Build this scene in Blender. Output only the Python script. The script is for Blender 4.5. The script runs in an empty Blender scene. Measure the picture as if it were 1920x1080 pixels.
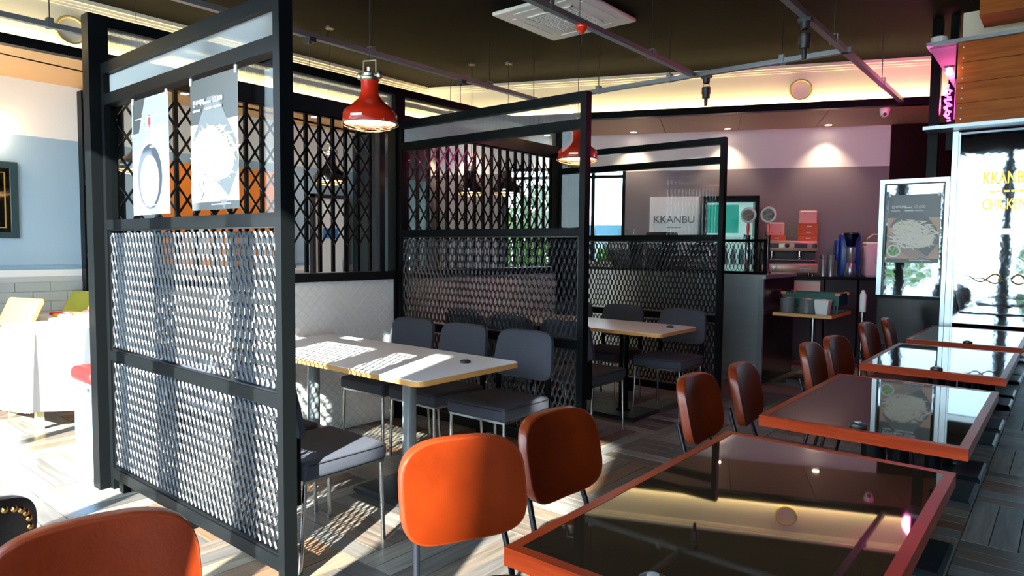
import bpy, math, random
from mathutils import Vector, Matrix
random.seed(7)
PI = math.pi
S = bpy.context.scene
COL = S.collection

# ------------------------------------------------------------------ camera, sky, sun, exposure
cam_d = bpy.data.cameras.new('camera'); cam = bpy.data.objects.new('camera', cam_d); COL.objects.link(cam)
cam_d.sensor_width = 36; cam_d.lens = 1268.8 / 1920 * 36; cam_d.clip_start = .02
yaw, pit, rol = .6909, -.0600, .0096
F = Vector((-math.sin(yaw) * math.cos(pit), math.cos(yaw) * math.cos(pit), math.sin(pit)))
R = Vector((math.cos(yaw), math.sin(yaw), 0)); U = R.cross(F)
R, U = math.cos(rol) * R + math.sin(rol) * U, -math.sin(rol) * R + math.cos(rol) * U
M = Matrix((R, U, -F)).transposed().to_4x4(); M.translation = Vector((0, 0, 1.40)); cam.matrix_world = M
S.camera = cam
S.view_settings.view_transform = 'Standard'; S.view_settings.look = 'None'
S.view_settings.gamma = 1; S.view_settings.use_curve_mapping = False
S.view_settings.exposure = 0.5
S.cycles.max_bounces = 8; S.cycles.transparent_max_bounces = 24; S.cycles.sample_clamp_indirect = 6
S.cycles.use_denoising = True

W = bpy.data.worlds.new('sky'); S.world = W; W.use_nodes = True
nt = W.node_tree; bg = nt.nodes['Background']
tc = nt.nodes.new('ShaderNodeTexCoord'); sx = nt.nodes.new('ShaderNodeSeparateXYZ'); rp = nt.nodes.new('ShaderNodeValToRGB')
nt.links.new(tc.outputs['Generated'], sx.inputs[0]); nt.links.new(sx.outputs['Z'], rp.inputs[0])
rp.color_ramp.elements[0].position = .0; rp.color_ramp.elements[0].color = (.78, .9, 1, 1)
rp.color_ramp.elements[1].position = .6; rp.color_ramp.elements[1].color = (.50, .72, 1, 1)
nt.links.new(rp.outputs[0], bg.inputs[0]); bg.inputs[1].default_value = 9.5
SUN_AZ = Vector((-.386, .922)); EL = math.atan(.535)
sd = bpy.data.lights.new('sun', 'SUN'); sd.energy = 30; sd.angle = math.radians(.53); sd.color = (1, .96, .9)
so = bpy.data.objects.new('sun', sd); COL.objects.link(so)
dirv = Vector((SUN_AZ.x * math.cos(EL), SUN_AZ.y * math.cos(EL), -math.sin(EL)))
so.rotation_euler = dirv.to_track_quat('-Z', 'Y').to_euler(); so.location = (4, -9, 6)

# ------------------------------------------------------------------ materials
MATS = {}
def mat(name, col, rough=.5, metal=0., noise=None, bump=None, emit=None, ior=1.5, coat=0, trans=0, spec=None):
    if name in MATS: return MATS[name]
    m = bpy.data.materials.new(name); m.use_nodes = True; n = m.node_tree; b = n.nodes['Principled BSDF']
    b.inputs['Base Color'].default_value = (*col, 1); b.inputs['Roughness'].default_value = rough
    b.inputs['Metallic'].default_value = metal; b.inputs['IOR'].default_value = ior
    b.inputs['Coat Weight'].default_value = coat; b.inputs['Coat Roughness'].default_value = .08
    if spec is not None: b.inputs['Specular IOR Level'].default_value = spec
    if trans: b.inputs['Transmission Weight'].default_value = trans
    if emit: b.inputs['Emission Color'].default_value = (*emit[0], 1); b.inputs['Emission Strength'].default_value = emit[1]
    t = n.nodes.new('ShaderNodeTexCoord')
    if noise:                                   # (scale vec or float, amount, second colour)
        sc, amt, c2 = noise
        mp = n.nodes.new('ShaderNodeMapping'); mp.inputs['Scale'].default_value = sc if hasattr(sc, '__len__') else (sc,) * 3
        nz = n.nodes.new('ShaderNodeTexNoise'); nz.inputs['Scale'].default_value = 1; nz.inputs['Detail'].default_value = 6
        mx = n.nodes.new('ShaderNodeMix'); mx.data_type = 'RGBA'; mx.inputs[6].default_value = (*col, 1); mx.inputs[7].default_value = (*c2, 1)
        cr = n.nodes.new('ShaderNodeMapRange'); cr.inputs[1].default_value = .35; cr.inputs[2].default_value = .68; cr.inputs[4].default_value = amt
        n.links.new(t.outputs['Object'], mp.inputs[0]); n.links.new(mp.outputs[0], nz.inputs[0]); n.links.new(nz.outputs[0], cr.inputs[0])
        n.links.new(cr.outputs[0], mx.inputs[0]); n.links.new(mx.outputs[2], b.inputs['Base Color'])
    if bump:
        sc, st = bump
        nz = n.nodes.new('ShaderNodeTexNoise'); nz.inputs['Scale'].default_value = sc; nz.inputs['Detail'].default_value = 3
        bp = n.nodes.new('ShaderNodeBump'); bp.inputs['Strength'].default_value = st; bp.inputs['Distance'].default_value = .01
        n.links.new(t.outputs['Object'], nz.inputs[0]); n.links.new(nz.outputs[0], bp.inputs['Height']); n.links.new(bp.outputs[0], b.inputs['Normal'])
    MATS[name] = m; return m
def thin_glass(name, tint=(.95, .98, .97), refl=1.0, milk=0., rough=0.):
    m = bpy.data.materials.new(name); m.use_nodes = True; n = m.node_tree; n.nodes.clear()
    o = n.nodes.new('ShaderNodeOutputMaterial'); tr = n.nodes.new('ShaderNodeBsdfTransparent'); tr.inputs[0].default_value = (*tint, 1)
    gl = n.nodes.new('ShaderNodeBsdfGlossy'); gl.inputs['Roughness'].default_value = rough
    fr = n.nodes.new('ShaderNodeLayerWeight'); fr.inputs[0].default_value = .5        # facing term works for both sides of a pane
    pw = n.nodes.new('ShaderNodeMath'); pw.operation = 'POWER'; pw.inputs[1].default_value = 5
    mu = n.nodes.new('ShaderNodeMath'); mu.operation = 'MULTIPLY_ADD'; mu.inputs[1].default_value = .9 * refl; mu.inputs[2].default_value = .045 * refl; mu.use_clamp = True
    mx = n.nodes.new('ShaderNodeMixShader'); n.links.new(fr.outputs['Facing'], pw.inputs[0]); n.links.new(pw.outputs[0], mu.inputs[0]); n.links.new(mu.outputs[0], mx.inputs[0])
    base = tr
    if milk:
        tl = n.nodes.new('ShaderNodeBsdfTranslucent'); tl.inputs[0].default_value = (.9, .95, .93, 1)
        df = n.nodes.new('ShaderNodeBsdfDiffuse'); df.inputs[0].default_value = (.85, .9, .9, 1)
        m1 = n.nodes.new('ShaderNodeMixShader'); m1.inputs[0].default_value = .3; n.links.new(tl.outputs[0], m1.inputs[1]); n.links.new(df.outputs[0], m1.inputs[2])
        m2 = n.nodes.new('ShaderNodeMixShader'); m2.inputs[0].default_value = milk; n.links.new(tr.outputs[0], m2.inputs[1]); n.links.new(m1.outputs[0], m2.inputs[2]); base = m2
    n.links.new(base.outputs[0], mx.inputs[1]); n.links.new(gl.outputs[0], mx.inputs[2]); n.links.new(mx.outputs[0], o.inputs[0])
    MATS[name] = m; return m
def zoned(name, zones, rough=.6):               # paint bands on a wall: [(z, colour)...] bottom to top
    m = mat(name, zones[0][1], rough); n = m.node_tree; b = n.nodes['Principled BSDF']
    g = n.nodes.new('ShaderNodeNewGeometry'); s = n.nodes.new('ShaderNodeSeparateXYZ'); d = n.nodes.new('ShaderNodeMath'); d.operation = 'DIVIDE'; d.inputs[1].default_value = 4
    r = n.nodes.new('ShaderNodeValToRGB'); r.color_ramp.interpolation = 'CONSTANT'
    r.color_ramp.elements[0].position = 0; r.color_ramp.elements[0].color = (*zones[0][1], 1)
    r.color_ramp.elements[1].position = zones[1][0] / 4; r.color_ramp.elements[1].color = (*zones[1][1], 1)
    for z, c in zones[2:]:
        e = r.color_ramp.elements.new(z / 4); e.color = (*c, 1)
    n.links.new(g.outputs['Position'], s.inputs[0]); n.links.new(s.outputs[2], d.inputs[0]); n.links.new(d.outputs[0], r.inputs[0]); n.links.new(r.outputs[0], b.inputs['Base Color'])
    return m

black = mat('black_powdercoat', (.005, .006, .0065), .28, bump=(300, .05), spec=.06)
blackgloss = mat('black_gloss_paint', (.012, .013, .015), .2, spec=.3)
meshm = mat('mesh_black_enamel', (.042, .045, .05), .3, .85)
leather = mat('cognac_leather', (.15, .017, .002), .38, noise=(6, .8, (.09, .009, .001)), bump=(60, .08), spec=.11)
leather_edge = mat('cognac_leather_edge', (.2, .026, .005), .35, noise=(9, .6, (.13, .016, .003)), bump=(60, .1))
blackleather = mat('black_leather', (.014, .014, .015), .3, bump=(70, .1))
stud = mat('brass_stud', (.75, .42, .15), .25, 1)
fabric = mat('charcoal_fabric', (.042, .048, .068), .85, bump=(900, .35), noise=(220, .5, (.08, .082, .1)))
chrome = mat('brushed_steel_leg', (.42, .42, .42), .25, 1)
steel = mat('stainless_steel', (.55, .6, .6), .3, .75, noise=((1, 1, 14), .5, (.42, .48, .48)))
alu = mat('aluminium', (.42, .48, .5), .3, .85)
tablewood = mat('cherry_wood_edge', (.32, .034, .005), .32, noise=((4, 4, 60), .8, (.17, .015, .003)), spec=.1)
topglass = mat('bronze_table_glass', (.022, .013, .007), .025, ior=2.1)
whitelam = mat('white_laminate', (.8, .81, .84), .3)
oakedge = mat('light_oak_edge', (.75, .38, .11), .4, noise=((3, 3, 40), .6, (.62, .27, .07)))
greyleg = mat('grey_painted_steel', (.25, .29, .31), .3, .3)
redshade = mat('red_enamel', (.8, .03, .008), .18, coat=.6)
blackshade = mat('black_enamel', (.012, .01, .01), .2, coat=.5)
galv = mat('cast_nickel', (.62, .56, .42), .3, 1)
glow = mat('warm_lamp_glass', (1, .8, .55), .4, emit=((1, .62, .3), 7))
hotbulb = mat('bulb', (1, .9, .75), .4, emit=((1, .75, .45), 30))
led = mat('cove_led', (1, .85, .5), .4, emit=((1, .78, .38), 70))
dlight = mat('downlight_lens', (1, .9, .8), .4, emit=((1, .85, .65), 25))
neon = mat('pink_neon', (1, .1, .5), .4, emit=((1, .06, .42), 6))
cream = mat('cream_plaster', (.82, .74, .56), .7, bump=(40, .05))
darkceil = mat('dark_ceiling_paint', (.0035, .003, .0018), .7, bump=(30, .05), spec=.04)
soffit_m = mat('beige_soffit_panel', (.62, .38, .22), .5, noise=((1, 12, 1), .3, (.55, .32, .18)))
conduit = mat('dull_galvanised_conduit', (.3, .32, .33), .4, .7)
glass = thin_glass('clear_glass', refl=.33); reed = thin_glass('reeded_glass', (.92, .96, .94), .7, .3, .15)
mirror = mat('dark_mirror_glass', (.2, .235, .26), .03, 1, bump=(5, .06))
pvc = mat('white_plastic', (.82, .8, .74), .35)
dark = mat('dark_plastic', (.02, .02, .022), .4)
tilem = mat('grey_glazed_tile', (.42, .46, .47), .2)
quilt = mat('white_quilted_vinyl', (.9, .93, .94), .38, bump=(120, .08))
signwood = mat('sign_board_wood', (.42, .125, .022), .45, noise=((2, 30, 30), .8, (.24, .06, .01)), spec=.12)

# ------------------------------------------------------------------ mesh builder
class MB:
    def __init__(s): s.v = []; s.f = []; s.uv = {}
    def add(s, vs, fs):
        o = len(s.v); s.v += [tuple(v) for v in vs]; s.f += [tuple(i + o for i in f) for f in fs]; return s
    def box(s, c, d, rz=0, bevel=0):
        hx, hy, hz = d[0] / 2, d[1] / 2, d[2] / 2; cs, sn = math.cos(rz), math.sin(rz)
        if bevel and bevel < min(hx, hy, hz):
            return s.rbox(c, d, bevel, rz, 1)
        P = [(x, y, z) for z in (-hz, hz) for x, y in ((-hx, -hy), (hx, -hy), (hx, hy), (-hx, hy))]
        return s.add([(c[0] + x * cs - y * sn, c[1] + x * sn + y * cs, c[2] + z) for x, y, z in P],
                     [(3, 2, 1, 0), (4, 5, 6, 7), (0, 1, 5, 4), (1, 2, 6, 5), (2, 3, 7, 6), (3, 0, 4, 7)])
    def b2(s, a, b):                                    # box from two corners
        return s.box([(a[i] + b[i]) / 2 for i in range(3)], [abs(b[i] - a[i]) for i in range(3)])
    def rbox(s, c, d, r, rz=0, q=3, puff=0):            # rounded box
        V = []; Fc = []
        lats = [-PI / 2 + PI / 2 * j / q for j in range(q + 1)] + [PI / 2 * j / q for j in range(q + 1)]
        sg = [-1] * (q + 1) + [1] * (q + 1)
        lons = []
        for k in range(4):
            for j in range(q + 1): lons.append((k * PI / 2 + PI / 2 * j / q, k))
        sx = (1, -1, -1, 1); sy = (1, 1, -1, -1); cs, sn = math.cos(rz), math.sin(rz)
        for la, g in zip(lats, sg):
            for lo, k in lons:
                nx, ny, nz = math.cos(la) * math.cos(lo), math.cos(la) * math.sin(lo), math.sin(la)
                x = sx[k] * (d[0] / 2 - r) + r * nx; y = sy[k] * (d[1] / 2 - r) + r * ny; z = g * (d[2] / 2 - r) + r * nz
                V.append((c[0] + x * cs - y * sn, c[1] + x * sn + y * cs, c[2] + z))
        m = len(lons); rows = len(lats)
        for i in range(rows - 1):
            for j in range(m):
                j2 = (j + 1) % m; Fc.append((i * m + j, i * m + j2, (i + 1) * m + j2, (i + 1) * m + j))
        Fc.append(tuple(k * (q + 1) for k in (3, 2, 1, 0))); Fc.append(tuple((rows - 1) * m + k * (q + 1) for k in range(4)))
        return s.add(V, Fc)
    def prism(s, poly, z0, z1):
        n = len(poly); V = [(x, y, z0) for x, y in poly] + [(x, y, z1) for x, y in poly]
        return s.add(V, [tuple(range(n))[::-1], tuple(range(n, 2 * n))] + [(i, (i + 1) % n, n + (i + 1) % n, n + i) for i in range(n)])
    def tube(s, pts, r, n=8, caps=True):
        pts = [Vector(p) for p in pts]; V = []; Fc = []
        for i, p in enumerate(pts):
            t = ((pts[min(i + 1, len(pts) - 1)] - p).normalized() + (p - pts[max(i - 1, 0)]).normalized()).normalized()
            a = t.cross(Vector((0, 0, 1)) if abs(t.z) < .9 else Vector((1, 0, 0))).normalized(); b = t.cross(a)
            rr = r[i] if hasattr(r, '__len__') else r
            V += [tuple(p + rr * (math.cos(2 * PI * k / n) * a + math.sin(2 * PI * k / n) * b)) for k in range(n)]
        for i in range(len(pts) - 1):
            for k in range(n): Fc.append((i * n + k, (i + 1) * n + k, (i + 1) * n + (k + 1) % n, i * n + (k + 1) % n))
        if caps: Fc += [tuple(range(n)), tuple((len(pts) - 1) * n + k for k in range(n))[::-1]]
        return s.add(V, Fc)
    def ring(s, c, R_, r, n=32, m=6, ax='z'):
        V = []; Fc = []
        for i in range(n):
            a = 2 * PI * i / n
            for j in range(m):
                b = 2 * PI * j / m; q = (R_ + r * math.cos(b)) * math.cos(a); w = (R_ + r * math.cos(b)) * math.sin(a); h = r * math.sin(b)
                p = {'z': (q, w, h), 'x': (h, q, w), 'y': (q, h, w)}[ax]
                V.append((c[0] + p[0], c[1] + p[1], c[2] + p[2]))
        for i in range(n):
            for j in range(m): Fc.append((i * m + j, ((i + 1) % n) * m + j, ((i + 1) % n) * m + (j + 1) % m, i * m + (j + 1) % m))
        return s.add(V, Fc)
    def lathe(s, prof, c=(0, 0, 0), n=24, cap0=False, cap1=False):
        V = []; Fc = []; k = len(prof)
        for i in range(n):
            a = 2 * PI * i / n
            V += [(c[0] + r * math.cos(a), c[1] + r * math.sin(a), c[2] + z) for r, z in prof]
        for i in range(n):
            i2 = (i + 1) % n
            for j in range(k - 1): Fc.append((i * k + j, i2 * k + j, i2 * k + j + 1, i * k + j + 1))
        if cap0: Fc.append(tuple(i * k for i in range(n))[::-1])
        if cap1: Fc.append(tuple(i * k + k - 1 for i in range(n)))
        return s.add(V, Fc)
    def obj(s, name, m, parent=None, smooth=0, loc=None):
        me = bpy.data.meshes.new(name); me.from_pydata(s.v, [], s.f); me.validate()
        o = bpy.data.objects.new(name, me); COL.objects.link(o); me.materials.append(m)
        if smooth: me.shade_smooth(); me.set_sharp_from_angle(angle=math.radians(smooth))
        if parent: o.parent = parent
        if loc: o.location = loc
        return o
def tag(o, label, cat, group=None):
    o['label'] = label; o['category'] = cat
    if group: o['group'] = group
    return o
def thing(name, label, cat, loc=(0, 0, 0), rz=0, group=None):
    o = bpy.data.objects.new(name, None); COL.objects.link(o); o.location = loc; o.rotation_euler = (0, 0, rz); o.empty_display_size = .1
    return tag(o, label, cat, group)
def struct(name, mb, m, smooth=0):
    o = mb.obj(name, m, None, smooth); o['kind'] = 'structure'; return o
def kids(o): return [c for c in COL.objects if c.parent == o]
def dup(root, label, loc, rz=0, group=None):
    r = root.copy(); COL.objects.link(r); r.location = loc; r.rotation_euler = (0, 0, rz); r['label'] = label
    if group: r['group'] = group
    for ch in TREE[root.name]:
        c = ch.copy(); COL.objects.link(c); c.parent = r
        for g in TREE.get(ch.name, []):
            d = g.copy(); COL.objects.link(d); d.parent = c
    return r
TREE = {}
ORD = ('first', 'second', 'third', 'fourth', 'fifth', 'sixth')
def learn(root):
    TREE[root.name] = [c for c in COL.objects if c.parent == root]
    for c in TREE[root.name]: TREE[c.name] = [g for g in COL.objects if g.parent == c]
def text(body, size, m, parent, loc, rot, name='lettering', ext=.001, align='CENTER', sx_=1, bold=0):
    cu = bpy.data.curves.new(name, 'FONT'); cu.body = body; cu.size = size; cu.extrude = ext; cu.align_x = align; cu.resolution_u = 3; cu.offset = bold
    t = bpy.data.objects.new(name, cu); COL.objects.link(t); dg = bpy.context.evaluated_depsgraph_get()
    me = bpy.data.meshes.new_from_object(t.evaluated_get(dg)); bpy.data.objects.remove(t)
    o = bpy.data.objects.new(name, me); COL.objects.link(o); me.materials.clear(); me.materials.append(m)
    o.parent = parent; o.location = loc; o.rotation_euler = rot; o.scale = (sx_, 1, 1); return o

# ------------------------------------------------------------------ geometry of the room
TB = math.radians(23.5); BD = Vector((math.cos(TB), math.sin(TB))); BN = Vector((math.sin(TB), -math.cos(TB)))   # BN points into the room
def BW(s, off=0): p = Vector((-3.45, 9.08)) + s * BD + off * BN; return (p.x, p.y)
ZS, ZC = 3.0, 3.48
LX, RX, FY = -8.0, 1.7, -.6

# floor: basket weave of wood-look planks
def plank_material():
    m = mat('wood_look_plank', (.3, .25, .2), .32); n = m.node_tree; b = n.nodes['Principled BSDF']
    oi = n.nodes.new('ShaderNodeObjectInfo'); ge = n.nodes.new('ShaderNodeNewGeometry'); ad = n.nodes.new('ShaderNodeMath'); ad.operation = 'ADD'
    fr = n.nodes.new('ShaderNodeMath'); fr.operation = 'FRACT'
    n.links.new(oi.outputs['Random'], ad.inputs[0]); n.links.new(ge.outputs['Random Per Island'], ad.inputs[1]); n.links.new(ad.outputs[0], fr.inputs[0])
    r = n.nodes.new('ShaderNodeValToRGB'); r.color_ramp.interpolation = 'CONSTANT'
    cols = [(0.225, 0.218, 0.206), (0.159, 0.126, 0.099), (0.265, 0.232, 0.185), (0.113, 0.099, 0.089), (0.199, 0.113, 0.066), (0.218, 0.199, 0.173), (0.298, 0.279, 0.246), (0.146, 0.133, 0.119), (0.239, 0.179, 0.126)]
    r.color_ramp.elements[0].color = (*cols[0], 1); r.color_ramp.elements[1].position = 1 / 9; r.color_ramp.elements[1].color = (*cols[1], 1)
    for i, c in enumerate(cols[2:]): e = r.color_ramp.elements.new((i + 2) / 9); e.color = (*c, 1)
    n.links.new(fr.outputs[0], r.inputs[0])
    uv = n.nodes.new('ShaderNodeUVMap'); uv.uv_map = 'UV'
    cb = n.nodes.new('ShaderNodeVectorMath'); cb.operation = 'ADD'; cx = n.nodes.new('ShaderNodeCombineXYZ'); mu = n.nodes.new('ShaderNodeMath'); mu.operation = 'MULTIPLY'; mu.inputs[1].default_value = 37
    n.links.new(fr.outputs[0], mu.inputs[0]); n.links.new(mu.outputs[0], cx.inputs[0]); n.links.new(mu.outputs[0], cx.inputs[1]); n.links.new(uv.outputs[0], cb.inputs[0]); n.links.new(cx.outputs[0], cb.inputs[1])
    mp = n.nodes.new('ShaderNodeMapping'); mp.inputs['Scale'].default_value = (3, 42, 1); nz = n.nodes.new('ShaderNodeTexNoise'); nz.inputs['Scale'].default_value = 1; nz.inputs['Detail'].default_value = 7; nz.inputs['Distortion'].default_value = .6
    n.links.new(cb.outputs[0], mp.inputs[0]); n.links.new(mp.outputs[0], nz.inputs[0])
    mr = n.nodes.new('ShaderNodeMapRange'); mr.inputs[1].default_value = .3; mr.inputs[2].default_value = .7; mr.inputs[3].default_value = .6; mr.inputs[4].default_value = 1.25
    n.links.new(nz.outputs[0], mr.inputs[0]); vm = n.nodes.new('ShaderNodeVectorMath'); vm.operation = 'SCALE'
    n.links.new(r.outputs[0], vm.inputs[0]); n.links.new(mr.outputs[0], vm.inputs['Scale']); n.links.new(vm.outputs[0], b.inputs['Base Color'])
    return m
plk = plank_material()
PW, PL = .1133, .68
def plank_verts(cx, cy, horiz):
    g = .0012; hx, hy = PL / 2 - g, PW / 2 - g; i = .0012
    P = [(-hx, -hy, -.008), (hx, -hy, -.008), (hx, hy, -.008), (-hx, hy, -.008), (-hx + i, -hy + i, 0), (hx - i, -hy + i, 0), (hx - i, hy - i, 0), (-hx + i, hy - i, 0)]
    Fc = [(4, 5, 6, 7), (0, 1, 5, 4), (1, 2, 6, 5), (2, 3, 7, 6), (3, 0, 4, 7)]
    if horiz: V = [(cx + x, cy + y, z) for x, y, z in P]
    else: V = [(cx - y, cy + x, z) for x, y, z in P]
    return V, Fc, [(x, y) for x, y, z in P]
def mesh_uv(name, V, Fc, UV):
    me = bpy.data.meshes.new(name); me.from_pydata(V, [], Fc); u = me.uv_layers.new(name='UV')
    for l in me.loops: u.data[l.index].uv = UV[l.vertex_index]
    me.materials.append(plk); return me
grout = mat('dark_grout', (.06, .055, .05), .8)
floor = struct('floor', MB().b2((LX - .2, FY - .2, -.12), (RX + .3, 12.6, -.008)), grout)
V, Fc, UV = plank_verts(0, 0, True); pm = mesh_uv('plank', V, Fc, UV)
allp = []
x0, y0 = -9.2, -1.56
for i in range(17):
    for j in range(21):
        for k in range(6):
            hz = (i + j) % 2 == 0; bx, by = x0 + i * PL, y0 + j * PL
            cx, cy = (bx + PL / 2, by + (k + .5) * PW) if hz else (bx + (k + .5) * PW, by + PL / 2)
            if cx < LX - .1 or cx > RX + .1 or cy < FY - .1 or cy > 12.2: continue
            d = Vector((cx, cy, -1.4)); w = d.dot(F); vis = w > .3 and abs(d.dot(R) / w) < .85 and abs(d.dot(U) / w) < .5
            allp.append((0 if vis else 1, w if vis else d.length, cx, cy, hz))
allp.sort()
for n_, (a, w, cx, cy, hz) in enumerate(allp[:296]):
    o = bpy.data.objects.new('plank', pm); COL.objects.link(o); o.parent = floor; o.location = (cx, cy, 0); o.rotation_euler = (0, 0, 0 if hz else PI / 2)
V, Fc, UV = [], [], []
for a, w, cx, cy, hz in allp[296:]:
    v, f, u = plank_verts(cx, cy, hz); o_ = len(V); V += v; Fc += [tuple(i + o_ for i in q) for q in f]; UV += u
o = bpy.data.objects.new('planks', mesh_uv('planks', V, Fc, UV)); COL.objects.link(o); o.parent = floor; o['kind'] = 'stuff'

# walls
wl = zoned('left_wall_paint', [(0, (.5, .52, .52)), (1.06, (.9, .9, .9)), (1.13, (.33, .47, .6)), (2.45, (.86, .84, .8))])
YL = 7.13
wall_left = struct('wall_left', MB().b2((LX - .15, FY - .15, 0), (LX, YL + .1, ZS + .6)), wl)
for i, z in enumerate((1.13, 1.16)):
    o = MB().b2((LX, FY, z), (LX + .012, YL, z + .014)).obj('dado_rail', mat('rail_paint', (.25, .4, .52), .5), wall_left)
tb = MB().rbox((0, 0, 0), (.012, .296, .096), .004, 0, 1); tile_me = None
for r_ in range(10):
    for c_ in range(16):
        y = FY + .2 + c_ * .3 + (.15 if r_ % 2 else 0)
        if tile_me is None:
            o = tb.obj('tile', tilem, wall_left); tile_me = o.data
        else:
            o = bpy.data.objects.new('tile', tile_me); COL.objects.link(o); o.parent = wall_left
        o.location = (LX + .006, y, .06 + r_ * .1)
wbk = zoned('back_wall_paint', [(0, (.2, .17, .19)), (2.47, (.7, .66, .66))])
def bwall(s0, s1, z0, z1, d0=0, d1=-.18):
    a, b = BW(s0, d0), BW(s1, d0); c, e = BW(s1, d1), BW(s0, d1); return ([a, b, c, e], z0, z1)
wb = MB()
for q in (bwall(-5.2, -3.42, 0, 3.1), bwall(-3.42, -1.6, 2.56, 3.1), bwall(-3.42, -1.6, 0, 1.0), bwall(-1.6, 1.74, 0, 3.1)): wb.prism(*q)
wall_back = struct('wall_back', wb, wbk)
wall_black = struct('wall_back_right', MB().prism(*bwall(1.74, 6.2, 0, 3.6, .03, -.2)), mat('black_wall_gloss', (.012, .006, .006), .18))
struct('wall_right', MB().b2((RX, FY - .15, 0), (RX + .15, 12, ZC + .1)), mat('charcoal_wall', (.06, .06, .065), .6))
# storefront behind the camera
wf = MB(); wf.b2((LX - .15, FY - .15, 3.17), (RX + .15, FY, 3.6)).b2((LX - .15, FY - .15, .08), (-6.42, FY, 3.17)).b2((LX - .15, FY - .15, 0), (RX + .15, FY, .08))
wall_front = struct('wall_front', wf, mat('storefront_grey', (.1, .1, .1), .4))
mull = [(-6.38, .1), (-4.75, .07), (-3.11, .07), (-2.58, .2), (-1.83, .17), (-.93, .14), (.3, .07), (1.65, .1)]
for k, (x, w) in enumerate(mull):
    MB().b2((x - w / 2, FY - .12, .08), (x + w / 2, FY - .02, 3.17)).obj('mullion', blackgloss, wall_front)
for (xa, wa), (xb, wb_) in zip(mull[:-1], mull[1:]):
    wn = struct('window_%d' % (mull.index((xa, wa)) + 1), MB().b2((xa + wa / 2, FY - .075, .08), (xb - wb_ / 2, FY - .067, 3.17)), glass)
# back window
win = MB()
for s in (-3.40, -2.52, -2.06, -1.62): win.prism(*bwall(s - .025, s + .025, 1.0, 2.56, 0, -.1))
for z in (1.0, 2.40, 2.52): win.prism(*bwall(-3.42, -1.6, z, z + .04, 0, -.1))
wi = struct('window_9', win, black); MB().prism(*bwall(-3.42, -1.6, 1.02, 2.56, -.045, -.05)).obj('pane', glass, wi)
# ceiling, fascia, soffit
TF = math.radians(23); FD = Vector((math.cos(TF), math.sin(TF))); FN = Vector((math.sin(TF), -math.cos(TF)))
def FW(s, off=0): p = Vector((-4.45, 7.2)) + s * FD + off * FN; return (p.x, p.y)
def fcorner(xl, off):        # point on fascia line (offset) at x = xl
    p = Vector((-4.45, 7.2)) + off * FN; s = (xl - p.x) / FD.x; q = p + s * FD; return (q.x, q.y)
XF = -6.65
struct('ceiling', MB().b2((LX - .15, FY - .15, ZC), (RX + .15, 12.5, ZC + .12)), darkceil)
fa = MB()
fa.prism([(XF, FY), fcorner(XF, 0), fcorner(XF - .12, 0), (XF - .12, FY)], ZS + .02, ZC)
fa.prism([fcorner(XF - .12, 0), fcorner(RX, 0), fcorner(RX, -.12), fcorner(XF - .12, -.12)], ZS + .02, ZC)
struct('wall_cove_fascia', fa, cream)
cm = MB()                                   # stepped cornice under the dark ceiling
for d, z0 in ((.05, ZC - .035), (.03, ZC - .06), (.015, ZC - .08)):
    cm.prism([(XF, FY), fcorner(XF, 0), fcorner(XF + d, d), (XF + d, FY)], z0, ZC - .001); cm.prism([fcorner(XF, 0), fcorner(RX, 0), fcorner(RX, d), fcorner(XF + d, d)], z0, ZC - .001)
struct('trim_cornice', cm, cream)
bm_ = MB()                                  # black ledge that hides the cove light
for d0, d1, z0, z1 in ((0, .09, ZS - .03, ZS + .02), (.075, .09, ZS + .02, ZS + .05)):
    bm_.prism([(XF + d0, FY), fcorner(XF + d0, d0), fcorner(XF + d1, d1), (XF + d1, FY)], z0, z1); bm_.prism([fcorner(XF + d0, d0), fcorner(RX, d0), fcorner(RX, d1), fcorner(XF + d1, d1)], z0, z1)
struct('trim_cove_ledge', bm_, black)
lm = MB(); lm.prism([(XF + .03, FY + .1), fcorner(XF + .03, .03), fcorner(XF + .05, .05), (XF + .05, FY + .1)], ZS + .021, ZS + .03)
tag(lm.obj('light_strip', led), 'warm light strip on the black ledge along the left ceiling cove', 'light')
lm = MB(); lm.prism([fcorner(XF + .06, .03), fcorner(RX - .1, .03), fcorner(RX - .1, .05), fcorner(XF + .06, .05)], ZS + .021, ZS + .03)
tag(lm.obj('light_strip', led), 'warm light strip on the black ledge along the back ceiling cove', 'light')
sf = MB(); sf.prism([(LX, FY), (XF - .001, FY), fcorner(XF - .001, 0), BW(-5.1, .0), (LX, YL)], ZS, ZS + .02)
struct('ceiling_left_soffit', sf, mat('orange_beige_soffit', (.75, .42, .17), .5))
# back soffit: separate panels with open joints
sb_ = struct('ceiling_back_soffit', MB().prism([fcorner(XF, -.001), fcorner(RX, -.001), BW(5.9, 0), BW(-5.1, 0)], ZS + .014, ZS + .02), dark)
e = [-3.2 + .95 * k for k in range(10)]
for a, b in zip(e[:-1], e[1:]):
    p0, p1 = FW(a + .004, -.002), FW(b - .004, -.002); q0, q1 = Vector(p0) - .0 * FN, Vector(p1)
    dd = 1.02 + .0
    def far(p):
        n = Vector((-BD.y, BD.x)); t = (Vector((-3.45, 9.08)) - Vector(p)).dot(n) / (-FN).dot(n); r = Vector(p) - t * FN; return (r.x, r.y)
    MB().prism([p0, p1, far(p1), far(p0)], ZS, ZS + .014).obj('soffit_panel', soffit_m, sb_)

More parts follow.
